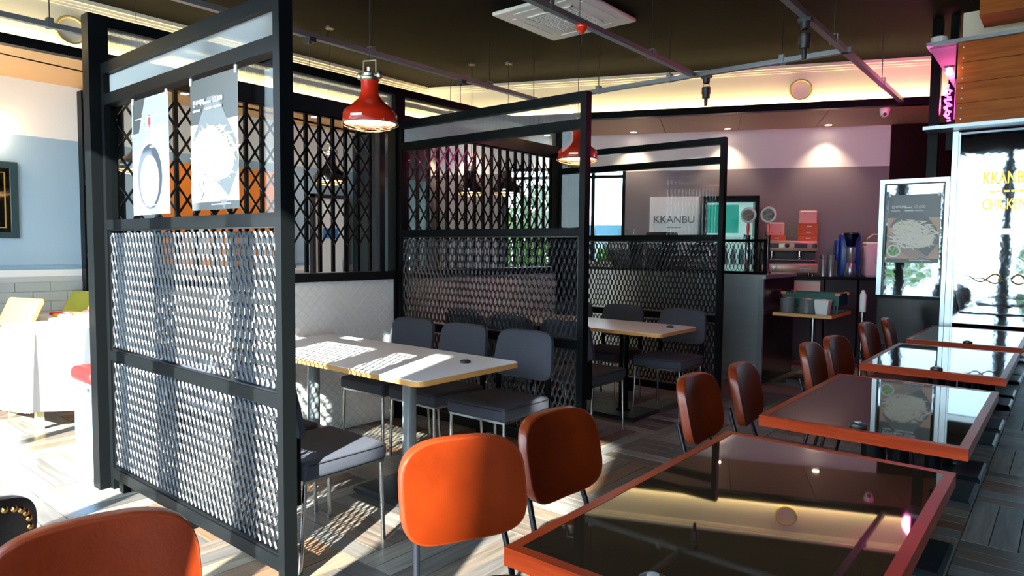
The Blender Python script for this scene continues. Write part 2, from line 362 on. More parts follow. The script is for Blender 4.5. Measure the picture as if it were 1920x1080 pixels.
# ------------------------------------------------------------------ partitions with mesh
def mesh_layer(x0, x1, z0, z1, y, w=.008, dpt=.0045, p=.041, lw=.105, ph=0):
    V = []; Fc = []; hb = .012
    n = int((x1 - x0) / (p / 2)); p = 2 * (x1 - x0) / n
    for j in range(n + 1):
        xc = x0 + j * p / 2; pts = []
        k = 0; z = z0; s = (1 if j % 2 == 0 else -1)
        nz = max(1, round((z1 - z0) / (lw / 2))); st = (z1 - z0) / nz
        for k in range(nz + 1):
            xo = xc + s * (p / 4 - w * .35) * (1 if (k + ph) % 2 == 0 else -1); xo = min(max(xo, x0), x1)
            pts += [(xo, z0 + k * st - hb), (xo, z0 + k * st + hb)]
        pts = pts[1:-1]; o = len(V)
        cr, sr = .77, .64                                   # strands of expanded metal are twisted out of the sheet plane
        for x, z in pts: V += [(x + a * cr - b * sr, y + a * sr + b * cr, z) for a, b in ((-w / 2, -dpt / 2), (w / 2, -dpt / 2), (w / 2, dpt / 2), (-w / 2, dpt / 2))]
        for i in range(len(pts) - 1):
            a = o + 4 * i
            for c in range(4): Fc.append((a + c, a + (c + 1) % 4, a + 4 + (c + 1) % 4, a + 4 + c))
    return V, Fc
def corrugated(x0, x1, z0, z1, y, pitch=.0115, dep=.0022):
    V = []; Fc = []; n = int((x1 - x0) / pitch) * 4
    for i in range(n + 1):
        x = x0 + (x1 - x0) * i / n; yy = y + dep * math.sin(2 * PI * i / 4)
        V += [(x, yy, z0), (x, yy, z1)]
    for i in range(n): Fc.append((2 * i, 2 * i + 2, 2 * i + 3, 2 * i + 1))
    return V, Fc
def partition(y, label, reeded=True):
    # local origin: foot of the free end; runs towards -x
    t = thing('partition_screen', label, 'partition', (-2.40, y, 0), 0, 'black mesh partitions between the booths')
    L = 1.79; ya, yb = -.03, .03
    MB().b2((-.045, ya, 0), (0, yb, 2.39)).obj('post', black, t)
    MB().b2((-L, ya, 0), (-L + .04, yb, 2.39)).obj('post', black, t)
    for nm, z0, z1 in (('top_rail', 2.33, 2.39), ('transom_rail', 2.16, 2.22), ('middle_rail', 1.475, 1.53), ('lower_rail', .745, .80), ('bottom_rail', .065, .125)):
        m = MB().b2((-L + .04, ya, z0), (-.045, yb, z1)).obj(nm, black, t)
    for x in (-L + .12, -.9):
        MB().b2((x - .03, ya + .01, 0), (x + .03, yb - .01, .065)).obj('foot', black, t)
    xa, xb = -L + .045, -.05
    if reeded: MB().add(*corrugated(xa, xb, 2.222, 2.328, 0)).obj('reeded_glass', reed, t, 30)
    else: MB().b2((xa, -.003, 2.222), (xb, .003, 2.328)).obj('top_glass', glass, t)
    MB().b2((xa, -.003, 1.532), (xb, .003, 2.158)).obj('window_glass', glass, t)
    for z0, z1 in ((.80, 1.475), (.125, .745)):
        b = MB().add(*mesh_layer(xa, xb, z0 + .006, z1 - .006, -.014)); b.add(*mesh_layer(xa, xb, z0 + .006, z1 - .006, .014, ph=1))
        o = b.obj('expanded_mesh', meshm, t); o['kind'] = 'stuff'
        MB().b2((xa, -.02, z0), (xb, -.008, z0 + .006)).b2((xa, -.02, z1 - .006), (xb, -.008, z1)).b2((xa - .003, -.02, z0), (xa + .006, .02, z1)).b2((xb - .006, -.02, z0), (xb + .003, .02, z1)).obj('mesh_frame', meshm, o)
    return t
partition(1.505, 'black mesh and glass partition with two posters, closest to the camera')
partition(3.65, 'black mesh partition between the two white booth tables, topped by ribbed glass')
partition(5.86, 'black mesh partition in front of the steel counter, clear glass up to its top', False)

# booth divider along the left: posts, ribbed transoms, folding gates, quilted panels
XW = -4.24
tw = thing('booth_divider', 'long black framed divider with folding gates above white quilted panels', 'partition', (XW, 1.42, 0))
def loc(y): return y - 1.42
W0, W1 = XW, 0
YP = [(1.42, 1.52), (3.60, 3.70), (5.83, 5.93)]
for a, b in YP: MB().b2((-.05, loc(a), 0), (.045, loc(b), 2.66)).obj('post', black, tw)
MB().b2((-.14, loc(6.06), 0), (.06, loc(6.30), 2.66)).obj('corner_column', black, tw)
MB().b2((-.045, loc(5.93), 0), (.0, loc(6.06), 2.66)).obj('filler_panel', black, tw)
spans = [(1.52, 3.60), (3.70, 5.83)]
for a, b in spans:
    a_, b_ = loc(a), loc(b)
    MB().b2((-.04, a_, 2.60), (.04, b_, 2.66)).obj('top_rail', black, tw)
    MB().b2((-.05, a_, 2.34), (.045, b_, 2.455)).obj('header_beam', blackgloss, tw)
    v, f = corrugated(a_, b_, 2.456, 2.599, 0); v = [(yy, x, z) for x, yy, z in v]; MB().add(v, f).obj('reeded_glass', reed, tw, 30)
    MB().b2((-.06, a_, 1.14), (.05, b_, 1.20)).obj('sill_ledge', blackgloss, tw)
    MB().b2((-.03, a_, 0), (.0, b_, 1.14)).obj('backing_board', dark, tw)
    # quilted panel: diamonds .07 apart, narrow stitched grooves
    d = .0725; zt = 1.135; V = []; Fc = []; T = (0, .07, .93, 1)
    n1 = int((b_ - a_ + zt) / d) + 2; n0 = -int(zt / d) - 2
    for iu in range(0, n1):
        for iw in range(n0, n1):
            yc, zc = a_ + (iu + iw + 1) * d / 2, (iu - iw) * d / 2
            if not (a_ - d / 2 < yc < b_ + d / 2 and -d / 2 < zc < zt + d / 2): continue
            o_ = len(V)
            for p in T:
                for q in T:
                    y = a_ + (iu + p + iw + q) * d / 2; z = (iu + p - iw - q) * d / 2
                    y = min(max(y, a_), b_); z = min(max(z, .005), zt); e_ = p in (0, 1) or q in (0, 1)
                    V.append((.012 if e_ else .0205, y, z))
            for p in range(3):
                for q in range(3): k = o_ + 4 * p + q; Fc.append((k, k + 1, k + 5, k + 4))
    MB().add(V, Fc).obj('quilted_panel', quilt, tw)
# folding gates
def gate(label, ys, x=XW):
    t = thing('folding_gate', label, 'gate', (x, ys[0], 0), 0, 'black folding lattice gates on the booth divider')
    z0, z1 = 1.205, 2.335; bm0 = None; sm = {}
    for y in ys:
        if bm0 is None: o = MB().b2((-.012, -.011, z0), (.012, .011, z1)).obj('bar', black, t); bm0 = o.data
        else: o = bpy.data.objects.new('bar', bm0); COL.objects.link(o); o.parent = t
        o.location = (0, y - ys[0], 0)
    dz = .172; rows = 5; w = ys[1] - ys[0]
    for s in (1, -1):
        L = math.hypot(w, dz)
        o = MB().b2((-.0025, -L / 2, -.007), (.0025, L / 2, .007)).obj('lattice_strip', blackgloss, t); sm[s] = o
    for i in range(len(ys) - 1):
        for k in range(rows):
            for s in (1, -1):
                if i == 0 and k == 0: o = sm[s]
                else: o = bpy.data.objects.new('lattice_strip', sm[s].data); COL.objects.link(o); o.parent = t
                zc = 1.50 + dz * k + (dz / 2 if False else 0)
                o.location = (.015 + .003 * s, (ys[i] + ys[i + 1]) / 2 - ys[0], zc); o.rotation_euler = (s * math.atan2(dz, w), 0, 0)
    rv = MB()
    for i, y in enumerate(ys):
        for k in range(0, rows + 1, 2): rv.tube([(.008, y - ys[0], 1.50 - dz / 2 + dz * k), (.026, y - ys[0], 1.50 - dz / 2 + dz * k)], .006, 6)
    rv.obj('rivets', chrome, t)['kind'] = 'stuff'
    MB().b2((-.02, -.02, z1 - .004), (.02, ys[-1] - ys[0] + .02, z1 + .004)).obj('guide_rail', black, t)
    return t
gate('black folding lattice gate over the quilted panel beside the sunlit white table', [1.56 + .1135 * k for k in range(17)])
gate('black folding lattice gate seen through the partition behind the grey chairs', [3.76 + .1165 * k for k in range(18)])
MB().b2((-.03, loc(3.455), 1.2), (.03, loc(3.505), 2.335)).obj('latch_post', blackgloss, tw)

# ------------------------------------------------------------------ posters
def flat(name, poly, m, parent, y):           # flat shape in the local xz plane facing -y
    return MB().add([(x, y, z) for x, z in poly], [tuple(range(len(poly)))]).obj(name, m, parent)
def ell(cx, cz, rx, rz, n=28): return [(cx + rx * math.cos(2 * PI * i / n), cz + rz * math.sin(2 * PI * i / n)) for i in range(n)]
white = mat('print_white', (.85, .85, .83), .5); pdark = mat('print_charcoal', (.055, .062, .062), .3); porange = mat('print_board', (.6, .36, .26), .4)
food = mat('print_food', (.75, .66, .52), .45, noise=(30, 1, (.85, .78, .66))); pgrey = mat('print_grey', (.2, .2, .19), .4); pbeam = mat('print_beam', (.16, .17, .17), .4)
green = mat('print_green', (.1, .3, .08), .5, noise=(60, 1, (.6, .7, .4))); pwood = mat('print_dark_board', (.42, .3, .27), .4)
clipm = mat('clip_plastic', (.7, .72, .72), .3)
pred = mat('print_red', (.5, .02, .03), .5); pblue = mat('print_slate', (.3, .36, .42), .5); pplate = mat('print_plate', (.04, .05, .07), .4)
def shreds(cx, cz, rx, rz, n, L, m, parent, y, seed):
    rnd = random.Random(seed); b = MB()
    for i in range(n):
        a = rnd.uniform(0, 2 * PI); q = rnd.random() ** .5; x = cx + rx * q * math.cos(a); z = cz + rz * q * math.sin(a); t = rnd.uniform(-1, .5); l = L * rnd.uniform(.5, 1); w = l * .16
        dx, dz = math.cos(t) * l / 2, math.sin(t) * l / 2; nx, nz = -math.sin(t) * w / 2, math.cos(t) * w / 2; yy = y - .00001 * i
        b.add([(x - dx, yy, z - dz), (x + nx, yy, z + nz), (x + dx, yy, z + dz), (x - nx, yy, z - nz)], [(0, 3, 2, 1)])
    return b.obj('printed_food', m, parent)
def food_poster(loc, w, h, label):
    t = thing('menu_poster', label, 'poster', loc)
    X = lambda a: (a - .5) * w
    Z = lambda b: b * h
    P = lambda *q: [(X(a), Z(b)) for a, b in q]
    MB().b2((-w / 2, -.0008, 0), (w / 2, 0, h)).obj('sheet', pdark, t); sheet = kids(t)[-1]
    flat('print', P((0, .06), (1, .06), (1, .66), (0, .66)), porange, t, -.0012)
    flat('print', P((.38, .85), (.58, .85), (.95, .5), (1, .3), (.7, .0), (.3, .3), (.05, .55)), pbeam, t, -.0015)
    flat('print', P((0, .42), (.12, .42), (.85, .07), (.45, .07), (0, .32)), pwood, t, -.0018)
    flat('print', [(X(.5 + .4 * math.cos(a) + .05 * math.sin(a)), Z(.42 + .17 * math.sin(a) - .1 * math.cos(a))) for a in [2 * PI * i / 24 for i in range(24)]], food, t, -.0021)
    shreds(X(.5), Z(.42), w * .44, h * .21, 190, w * .26, mat('print_shreds', (.85, .78, .66), .5), t, -.0024, 3); shreds(X(.5), Z(.43), w * .4, h * .2, 60, w * .16, mat('print_shreds_dark', (.5, .33, .2), .5), t, -.0022, 5)
    flat('print', ell(X(.14), Z(.17), w * .14, w * .14), white, t, -.0041); flat('print', ell(X(.14), Z(.17), w * .11, w * .11), green, t, -.0044)
    text('깐부먹태', h * .052, white, t, (X(.07), -.0048, Z(.80)), (PI / 2, 0, 0), align='LEFT', ext=.0002, bold=.0006)
    flat('print_line', P((.31, .80), (.47, .80), (.47, .817), (.31, .817)), white, t, -.0048)
    text('12,000', h * .055, white, t, (X(.50), -.0048, Z(.80)), (PI / 2, 0, 0), align='LEFT', ext=.0002, bold=.0005)
    for a in (.07, .33, .52): flat('print_line', P((a, .755), (a + .17, .755), (a + .17, .77), (a, .77)), white, t, -.0048)
    flat('print_line', P((.45, .035), (.85, .035), (.85, .042), (.45, .042)), white, t, -.0048)
    for a in (.03, .97): MB().b2((X(a) - .008, -.006, h - .02), (X(a) + .008, .0, h + .012)).obj('clip', clipm, sheet)
    return t
food_poster((-2.967, 1.497, 1.556), .43, .592, 'dark topped food poster, right one of the two on the near partition')
t = thing('menu_poster', 'pale poster with a bowl of food, left one of the two on the near partition', 'poster', (-3.625, 1.497, 1.55))
w, h = .43, .59
MB().b2((-w / 2, -.0008, 0), (w / 2, 0, h)).obj('sheet', pblue, t); sheet = kids(t)[-1]
flat('print', [(-.2, .59), (-.05, .59), (-.13, .42), (-.2, .42)], pdark, t, -.0012); flat('print', [(.0, .44), (.21, .44), (.21, .02), (.1, .0), (-.02, .2)], white, t, -.0013)
flat('print', [(-.2, .1), (-.08, .36), (-.02, .4), (-.02, .2), (-.1, .05)], white, t, -.0014); flat('print', ell(-.01, .19, .145, .165), pplate, t, -.0018); flat('print', ell(-.01, .17, .11, .13), food, t, -.0022)
shreds(-.01, .17, .1, .12, 90, .045, white, t, -.0024, 11); shreds(0, .17, .09, .11, 26, .03, green, t, -.0036, 12); shreds(0, .17, .09, .1, 22, .03, pred, t, -.0038, 13)
flat('print_line', [(-.17, .49), (.14, .49), (.14, .494), (-.17, .494)], white, t, -.002); flat('print_line', [(-.17, .045), (.15, .045), (.15, .049), (-.17, .049)], white, t, -.002)
flat('print', [(-.02, .5), (.01, .5), (.01, .43), (-.01, .43)], pred, t, -.0019); flat('print', [(-.09, .52), (-.07, .52), (-.02, .44), (-.05, .44)], green, t, -.0019)
text('깐부', .05, white, t, (.0, -.003, .41), (PI / 2, 0, 0), ext=.0002, bold=.001)
for k in range(3): flat('print_line', [(.0, .375 - .02 * k), (.08, .375 - .02 * k), (.08, .385 - .02 * k), (.0, .385 - .02 * k)], white, t, -.003)
for a in (-.19, .2): MB().b2((a - .008, -.006, h - .02), (a + .008, 0, h + .012)).obj('clip', clipm, sheet)

# ------------------------------------------------------------------ white tables and call buttons
def button(x, y, z, label):
    t = thing('call_button', label, 'call button', (x, y, z), 0, 'round call buttons on the tables')
    MB().lathe([(.0295, 0), (.031, .004), (.029, .011), (.02, .015), (.001, .016)], n=20, cap0=True).obj('housing', dark, t, 40)
    MB().lathe([(.013, .0158), (.012, .019), (.001, .02)], n=14).obj('push_pad', mat('button_pad', (.25, .25, .25), .3), t, 40)
def rtop(x0, x1, y0, y1, r, n=6):              # rounded rectangle outline
    P = []
    for cx, cy, a0 in ((x1 - r, y1 - r, 0), (x0 + r, y1 - r, PI / 2), (x0 + r, y0 + r, PI), (x1 - r, y0 + r, 1.5 * PI)):
        for i in range(n + 1): a = a0 + PI / 2 * i / n; P.append((cx + r * math.cos(a), cy + r * math.sin(a)))
    return P
def pedestal(t, x, y, top, m, base=(.45, .45), r=.04):
    pd = MB().lathe([(r, .03), (r, top)], (x, y, 0), 20, True, True).obj('pedestal', m, t, 40)
    MB().lathe([(r * 1.5, .03), (r * 1.5, .037), (r, .045)], (x, y, 0), 20).obj('collar', m, pd, 40)
    V = []
    for s, z in ((1, 0), (1, .018), (.94, .03)): V += [(x + a * base[0] / 2 * s, y + b * base[1] / 2 * s, z) for a, b in ((-1, -1), (1, -1), (1, 1), (-1, 1))]
    MB().add(V, [(3, 2, 1, 0), (8, 9, 10, 11)] + [(l * 4 + i, l * 4 + (i + 1) % 4, l * 4 + 4 + (i + 1) % 4, l * 4 + 4 + i) for l in (0, 1) for i in range(4)]).obj('base_plate', mat('base_plate_black', (.02, .03, .035), .3, .3), t)
    MB().b2((x - .12, y - .12, top), (x + .12, y + .12, top + .006)).obj('mounting_plate', dark, t)
def white_table(y0, y1, label, pm):
    t = thing('booth_table', label, 'table', (-3.3, (y0 + y1) / 2, 0), 0, 'white booth tables with oak edges')
    x0, x1 = -4.19 + 3.3, -2.385 + 3.3; h = (y1 - y0) / 2
    MB().prism(rtop(x0, x1, -h, h, .05), .722, .7485).obj('edge_band', oakedge, t, 40)
    MB().prism(rtop(x0 + .003, x1 - .003, -h + .003, h - .003, .048), .7485, .7515).obj('laminate_top', whitelam, t, 40)
    for x in (-.53, .41): pedestal(t, x, 0, .716, pm)
    return t
white_table(2.19, 2.975, 'sunlit white table with pale oak edge in the booth behind the poster partition', greyleg)
white_table(4.655, 5.335, 'shaded white table with pale oak edge in the booth past the second partition', black)
button(-2.60, 2.74, .7515, 'black call button on the sunlit white booth table')
button(-2.535, 5.12, .7515, 'black call button on the shaded white booth table')

# ------------------------------------------------------------------ grey booth chairs
def grey_chair(label, group):
    t = thing('booth_chair', label, 'chair', (0, 0, 0), 0, group)     # faces +y; origin below the seat centre
    seat = MB().rbox((0, .0, .435), (.455, .46, .085), .022, q=3).obj('seat', fabric, t, 60)
    sm_ = MB(); 
    for x, y, a, b in ((-.228, 0, 0, 1), (.228, 0, 0, 1), (0, .231, 1, 0), (0, -.231, 1, 0)): sm_.tube([(x - a * .2, y - b * .2, .462), (x + a * .2, y + b * .2, .462)], .003, 6)
    sm_.obj('seat_piping', mat('dark_piping', (.015, .017, .02), .7), seat, 60)
    # back: rounded cushion, slightly reclined, narrowing towards the top
    V = []; Fc = []; n = 40; hw, hh, th = .225, .152, .052
    ex = lambda c, e_: math.copysign(abs(c) ** e_, c)
    prof = [(0.0, 1), (.6, 1), (.93, .92), (1, .55), (1, -.55), (.93, -.92), (.6, -1), (0, -1)]
    for q, s in prof[1:-1]:
        for i in range(n):
            a = 2 * PI * i / n; x = hw * q * ex(math.cos(a), .36); z = hh * q * ex(math.sin(a), .36)
            x *= 1 - .06 * (z / hh); yb = -.225 - .1 * (z + hh) / (2 * hh) * .5 - .025 * (1 - (x / hw) ** 2) + s * th / 2
            V.append((x, yb, .715 + z))
    for l in range(len(prof) - 3):
        for i in range(n): Fc.append((l * n + i, l * n + (i + 1) % n, (l + 1) * n + (i + 1) % n, (l + 1) * n + i))
    Fc.append(tuple(range(n))[::-1]); Fc.append(tuple((len(prof) - 3) * n + i for i in range(n)))
    MB().add(V, [f[::-1] for f in Fc]).obj('backrest', fabric, t, 50)
    for s in (-1, 1):
        MB().b2((s * .2 - .016, -.25, .30), (s * .2 + .016, -.232, .62)).obj('back_support', black, t)
        MB().tube([(s * .205, .205, .395), (s * .215, .212, 0)], .0105, 8).obj('leg', chrome, t, 50)
        MB().tube([(s * .205, -.205, .395), (s * .215, -.24, 0)], .0105, 8).obj('leg', chrome, t, 50)
    fr = MB()
    for s in (-1, 1): fr.b2((s * .21 - .008, -.215, .382), (s * .21 + .008, .215, .395)); fr.b2((-.21, s * .207 - .008, .382), (.21, s * .207 + .008, .395))
    fr.obj('seat_frame', chrome, t)
    return t
G1, G2 = 'grey fabric chairs around the sunlit booth table', 'grey fabric chairs around the shaded booth table'
gc = grey_chair('charcoal fabric chair beside the poster partition, mesh shadow across its seat', G1)
gc.location = (-2.69, 1.835, 0); learn(gc)
dup(gc, 'charcoal fabric chair behind the poster partition, one in from its free end', (-3.22, 1.82, 0), .03, G1)
dup(gc, 'charcoal fabric chair behind the poster partition, against the quilted wall', (-3.76, 1.84, 0), -.03, G1)
for x, rz, l in ((-3.755, .02, 'charcoal fabric chair across the sunlit table, nearest the quilted wall'), (-3.24, -.02, 'charcoal fabric chair across the sunlit table, between two others'), (-2.685, .03, 'charcoal fabric chair across the sunlit table, nearest the aisle, its whole seat showing')):
    dup(gc, l, (x, 3.13, 0), PI + rz, G1)
for x, rz, l in ((-3.9, 0, 'charcoal chair of the shaded booth seen through the mesh, nearest the quilted wall'), (-3.4, .02, 'charcoal chair of the shaded booth seen through the mesh, between two others'), (-2.86, -.02, 'charcoal chair of the shaded booth just behind the second partition post')):
    dup(gc, l, (x, 4.36, 0), rz, G2)
for x, rz, l in ((-3.85, 0, 'charcoal chair across the shaded table, nearest the quilted wall'), (-3.28, 0, 'charcoal chair across the shaded table, hidden partly by the partition post'), (-2.67, 0, 'charcoal chair across the shaded table, nearest the aisle')):
    dup(gc, l, (x, 5.37, 0), PI + rz, G2)

# ------------------------------------------------------------------ cherry tables and leather chairs
def cherry_table(y0, y1, label):
    t = thing('dining_table', label, 'table', (-.58, (y0 + y1) / 2, 0), 0, 'cherry edged glass topped tables in a row')
    h = (y1 - y0) / 2; w = .345
    MB().b2((-w + .02, -h + .02, .712), (w - .02, h - .02, .7445)).obj('core_board', dark, t)
    e_ = .028
    for a, b in (((-w, -h, .708), (w, -h + e_, .7495)), ((-w, h - e_, .708), (w, h, .7495))): MB().b2(a, b).obj('edge_rail', tablewood, t)
    for a, b in (((-w, -h + e_, .708), (-w + e_, h - e_, .7495)), ((w - e_, -h + e_, .708), (w, h - e_, .7495))): MB().b2(a, b).obj('edge_rail', tablewood, t)
    MB().b2((-w + e_, -h + e_, .7445), (w - e_, h - e_, .7485)).obj('glass_top', topglass, t)
    for y in (-h + .33, h - .33): pedestal(t, .0, y, .702, black, (.42, .42), .045)
    return t
cherry_table(1.10, 2.345, 'cherry edged glass topped table closest to the camera, reflecting the cove')
cherry_table(2.655, 3.85, 'cherry edged glass topped table, second of the row, poster mirrored in it')
cherry_table(4.285, 5.44, 'cherry edged glass topped table, third of the row from the camera')
cherry_table(5.72, 6.93, 'cherry edged glass topped table, last of the row against the mirror')
button(-.60, 1.165, .7485, 'black call button on the closest cherry table')
button(-.585, 2.73, .7485, 'black call button on the second cherry table')
button(-.55, 4.345, .7485, 'black call button on the third cherry table')
button(-.55, 5.775, .7485, 'black call button on the last cherry table')

def leather_chair(label, lm_, em, group, name='leather_chair'):
    t = thing(name, label, 'chair', (0, 0, 0), 0, group)      # faces +x; origin under the middle of the back
    n = 44; hw, hh, th = .1875, .14, .05; ex = lambda c, e_=.55: math.copysign(abs(c) ** e_, c)
    def shell(prof, cl):
        V = []; Fc = []
        for q, s in prof:
            for i in range(n):
                a = 2 * PI * i / n; y = hw * q * ex(math.cos(a)); z = hh * q * ex(math.sin(a))
                V.append((s * th / 2 + .03 * (y / hw) ** 2 - .03 * z / hh, y, .714 + z))
        for l in range(len(prof) - 1):
            for i in range(n): Fc.append((l * n + i, l * n + (i + 1) % n, (l + 1) * n + (i + 1) % n, (l + 1) * n + i))
        if cl: Fc.append(tuple(range(n))[::-1]); Fc.append(tuple((len(prof) - 1) * n + i for i in range(n)))
        return V, Fc
    back = MB().add(*shell([(.3, 1.12), (.6, 1.08), (.85, .98), (.965, .8), (.985, 0), (.965, -.85), (.85, -1), (.3, -1)], True)).obj('backrest', lm_, t, 50)
    MB().add(*shell([(.955, .82), (.99, .72), (1, .55), (1, -.55), (.99, -.75), (.955, -.84)], False)).obj('edge_band', em, back, 50)
    V = []; prof = [(.5, .008), (.85, .006), (.97, 0), (1, -.012), (1, -.03), (.96, -.042)]; Fc = []
    for q, dz in prof:
        for i in range(n):
            a = 2 * PI * i / n; V.append((.245 + .2 * q * ex(math.cos(a), .7), .205 * q * ex(math.sin(a), .7), .462 + dz))
    for l in range(len(prof) - 1):
        for i in range(n): Fc.append((l * n + i, (l + 1) * n + i, (l + 1) * n + (i + 1) % n, l * n + (i + 1) % n))
    Fc.append(tuple(range(n))); Fc.append(tuple((len(prof) - 1) * n + i for i in range(n))[::-1])
    MB().add(V, Fc).obj('seat', lm_, t, 50)
    for s in (-1, 1):
        MB().tube([(-.022, s * .13, .66), (-.005, s * .13, .60), (.03, s * .14, .50), (.055, s * .145, .42), (.04, s * .155, .36), (-.05, s * .18, 0)], .0095, 8).obj('rear_leg', mat('black_tube', (.02, .022, .028), .15, .6), t, 50)
        MB().tube([(.055, s * .145, .415), (.2, s * .15, .413), (.36, s * .15, .413), (.385, s * .155, .39), (.43, s * .18, 0)], .0095, 8).obj('front_leg', MATS['black_tube'], t, 50)
    MB().tube([(.36, -.15, .413), (.36, .15, .413)], .008, 8).tube([(.055, -.145, .413), (.055, .145, .413)], .008, 8).obj('cross_bar', MATS['black_tube'], t, 50)
    return t
GL = 'brown leather chairs along the cherry tables'
lc = leather_chair('cognac leather chair turned towards the camera, its back half in sunlight', leather, leather_edge, GL)
lc.location = (-1.321, 1.376, 0); lc.rotation_euler = (0, 0, -.445); learn(lc)
for x, y, rz, l in ((-1.307, 1.821, -.072, 'cognac leather chair in shade, second one along the closest cherry table'),
                    (-1.237, 2.762, .03, 'brown leather chair at the second cherry table, the nearer of its two'),
                    (-1.194, 3.185, .1, 'brown leather chair at the second cherry table, the farther of its two'),
                    (-1.164, 4.175, .028, 'dark brown leather chair at the third cherry table, the nearer of its two'),
                    (-1.138, 4.62, -.09, 'dark brown leather chair at the third cherry table, the farther of its two'),
                    (-1.177, 5.674, -.03, 'dark brown leather chair at the last cherry table, the nearer of its two'),
                    (-1.131, 6.164, .08, 'dark brown leather chair at the last cherry table, in front of the poster booth'),
                    (-1.46, .48, -.2, 'large cognac leather chair back at the bottom edge, closest to the camera')):
    dup(lc, l, (x, y, 0), rz, GL)
sc = leather_chair('black leather chair back edged with brass studs, bottom left corner', blackleather, blackleather, None, 'studded_chair')
del_g = [k for k in sc.keys() if k == 'group']
sc.location = (-1.76, .30, 0); sc.rotation_euler = (0, 0, -2.9)
first = None
for i in range(32):
    a = 2 * PI * i / 32; ex = lambda c: math.copysign(abs(c) ** .55, c); y = .163 * ex(math.cos(a)); z = .118 * ex(math.sin(a))
    if first is None: o = MB().lathe([(.008, -.001), (.007, .004), (.001, .006)], n=8, cap0=True).obj('brass_stud', stud, sc, 60); first = o.data
    else: o = bpy.data.objects.new('brass_stud', first); COL.objects.link(o); o.parent = sc
    o.location = (-.0255 + .03 * (y / .1875) ** 2 - .03 * z / .14, y, .714 + z); o.rotation_euler = (0, -PI / 2, 0)

# ------------------------------------------------------------------ pendant lamps
def pendant(label, shade, group, x, y, z, ceil=ZC, power=5):
    t = thing('pendant_lamp', label, 'pendant lamp', (x, y, z), .4, group)
    MB().lathe([(.152, .0), (.158, .004), (.158, .05), (.152, .066), (.135, .083), (.1, .112), (.068, .142), (.054, .165), (.05, .185), (.05, .25), (.046, .25), (.046, .19), (.06, .145), (.13, .08), (.15, .05), (.150, .0)], n=36).obj('shade', shade, t, 50); shd = kids(t)[-1]
    MB().lathe([(.148, .012), (.001, .018)], n=28).obj('diffuser', glow, shd)
    MB().lathe([(.05, .245), (.056, .25), (.056, .262), (.045, .27), (.045, .285), (.03, .295), (.018, .30), (.018, .325), (.001, .328)], n=20).obj('cap', galv, t, 50)
    b = MB()
    for s in (-1, 1):
        b.lathe([(.001, .255), (.018, .262), (.022, .278), (.016, .295), (.001, .3)], (s * .062, 0, 0), 10)
        b.tube([(s * .04, 0, .285), (s * .04, 0, .365)], .005, 6)
    b.tube([(-.04, 0, .365), (.04, 0, .365)], .005, 6).obj('bracket', galv, t, 50)
    c = MB()
    for r_, z_ in ((.166, -.004), (.125, -.024), (.085, -.034), (.045, -.038)): c.ring((0, 0, z_), r_, .0022, 32, 4)
    for k in range(8):
        a = PI * k / 4 + .2; p = [(.166, .012), (.166, -.006), (.125, -.024), (.085, -.034), (.045, -.038)]
        c.tube([(r_ * math.cos(a), r_ * math.sin(a), z_) for r_, z_ in p], .002, 4)
    c.obj('cage', galv, t, 60)
    pl = MB().b2((-.035, -.1605, .022), (.035, -.1555, .034)).obj('name_plate', galv, shd)
    MB().tube([(0, 0, .365), (0, 0, ceil - z)], .003, 6).obj('cord', dark, t)
    MB().lathe([(.04, ceil - z - .02), (.045, ceil - z)], n=16, cap0=True).obj('ceiling_cup', dark, t, 40)
    l = bpy.data.lights.new('lamp_light', 'SPOT'); l.energy = power; l.color = (1, .7, .42); l.spot_size = math.radians(150); l.spot_blend = .6; l.shadow_soft_size = .1
    lo = bpy.data.objects.new('lamp_light', l); COL.objects.link(lo); lo.parent = t; lo.location = (0, 0, -.045)
    return t
pendant('red enamel pendant lamp with wire cage over the sunlit booth table', redshade, 'caged pendant lamps', -3.21, 2.56, 2.115)
pendant('red enamel pendant lamp over the shaded booth table, seen through the second partition', redshade, 'caged pendant lamps', -3.06, 4.50, 2.10)
GB = 'black caged pendant lamps beyond the folding gates'
pendant('black enamel pendant lamp beyond the gate beside the white table', blackshade, GB, -5.55, 3.95, 2.02, ZC, 6)
pendant('black pendant lamp seen between the gate bars through the second partition, left one', blackshade, GB, -5.35, 5.72, 2.02, ZC, 6)
pendant('black pendant lamp seen between the gate bars through the second partition, right one', blackshade, GB, -5.0, 5.95, 2.02, ZC, 6)
pendant('black pendant lamp seen through the glass of the near partition, left of the posters', blackshade, GB, -5.9, 2.35, 2.0, ZC, 6)

# ------------------------------------------------------------------ suspended conduit grid with spotlights
ZT = 3.02
def conduit_run(a, b, label, rods):
    a = Vector((*a, ZT)); b = Vector((*b, ZT)); d = b - a; L = d.length; rz = math.atan2(d.y, d.x)
    t = thing('ceiling_conduit', label, 'conduit', a, rz, 'square conduits hung below the dark ceiling')
    MB().b2((0, -.024, -.02), (L, .024, .02)).obj('channel', conduit, t)
    for r_ in rods:
        MB().tube([(r_, 0, .02), (r_, 0, ZC - ZT)], .004, 6).obj('hanger_rod', dark, t)
        MB().b2((r_ - .02, -.032, -.024), (r_ + .02, -.026, .05)).b2((r_ - .02, .026, -.024), (r_ + .02, .032, .05)).b2((r_ - .02, -.032, .046), (r_ + .02, .032, .05)).obj('clamp', conduit, t)
    return t
conduit_run((-2.80, .8), (-2.80, 5.98), 'square conduit crossing above the second partition under the air conditioner', (.5, 1.7, 2.95, 4.4))
conduit_run((-1.50, 1.5), (-1.50, 8.36), 'square conduit farthest right, running to the back cove', (1.2, 2.6, 4.2, 5.9))
conduit_run((-4.62, .6), (-4.62, 5.98), 'square conduit passing above the red pendant lamp', (.7, 2.0, 3.1, 4.6))
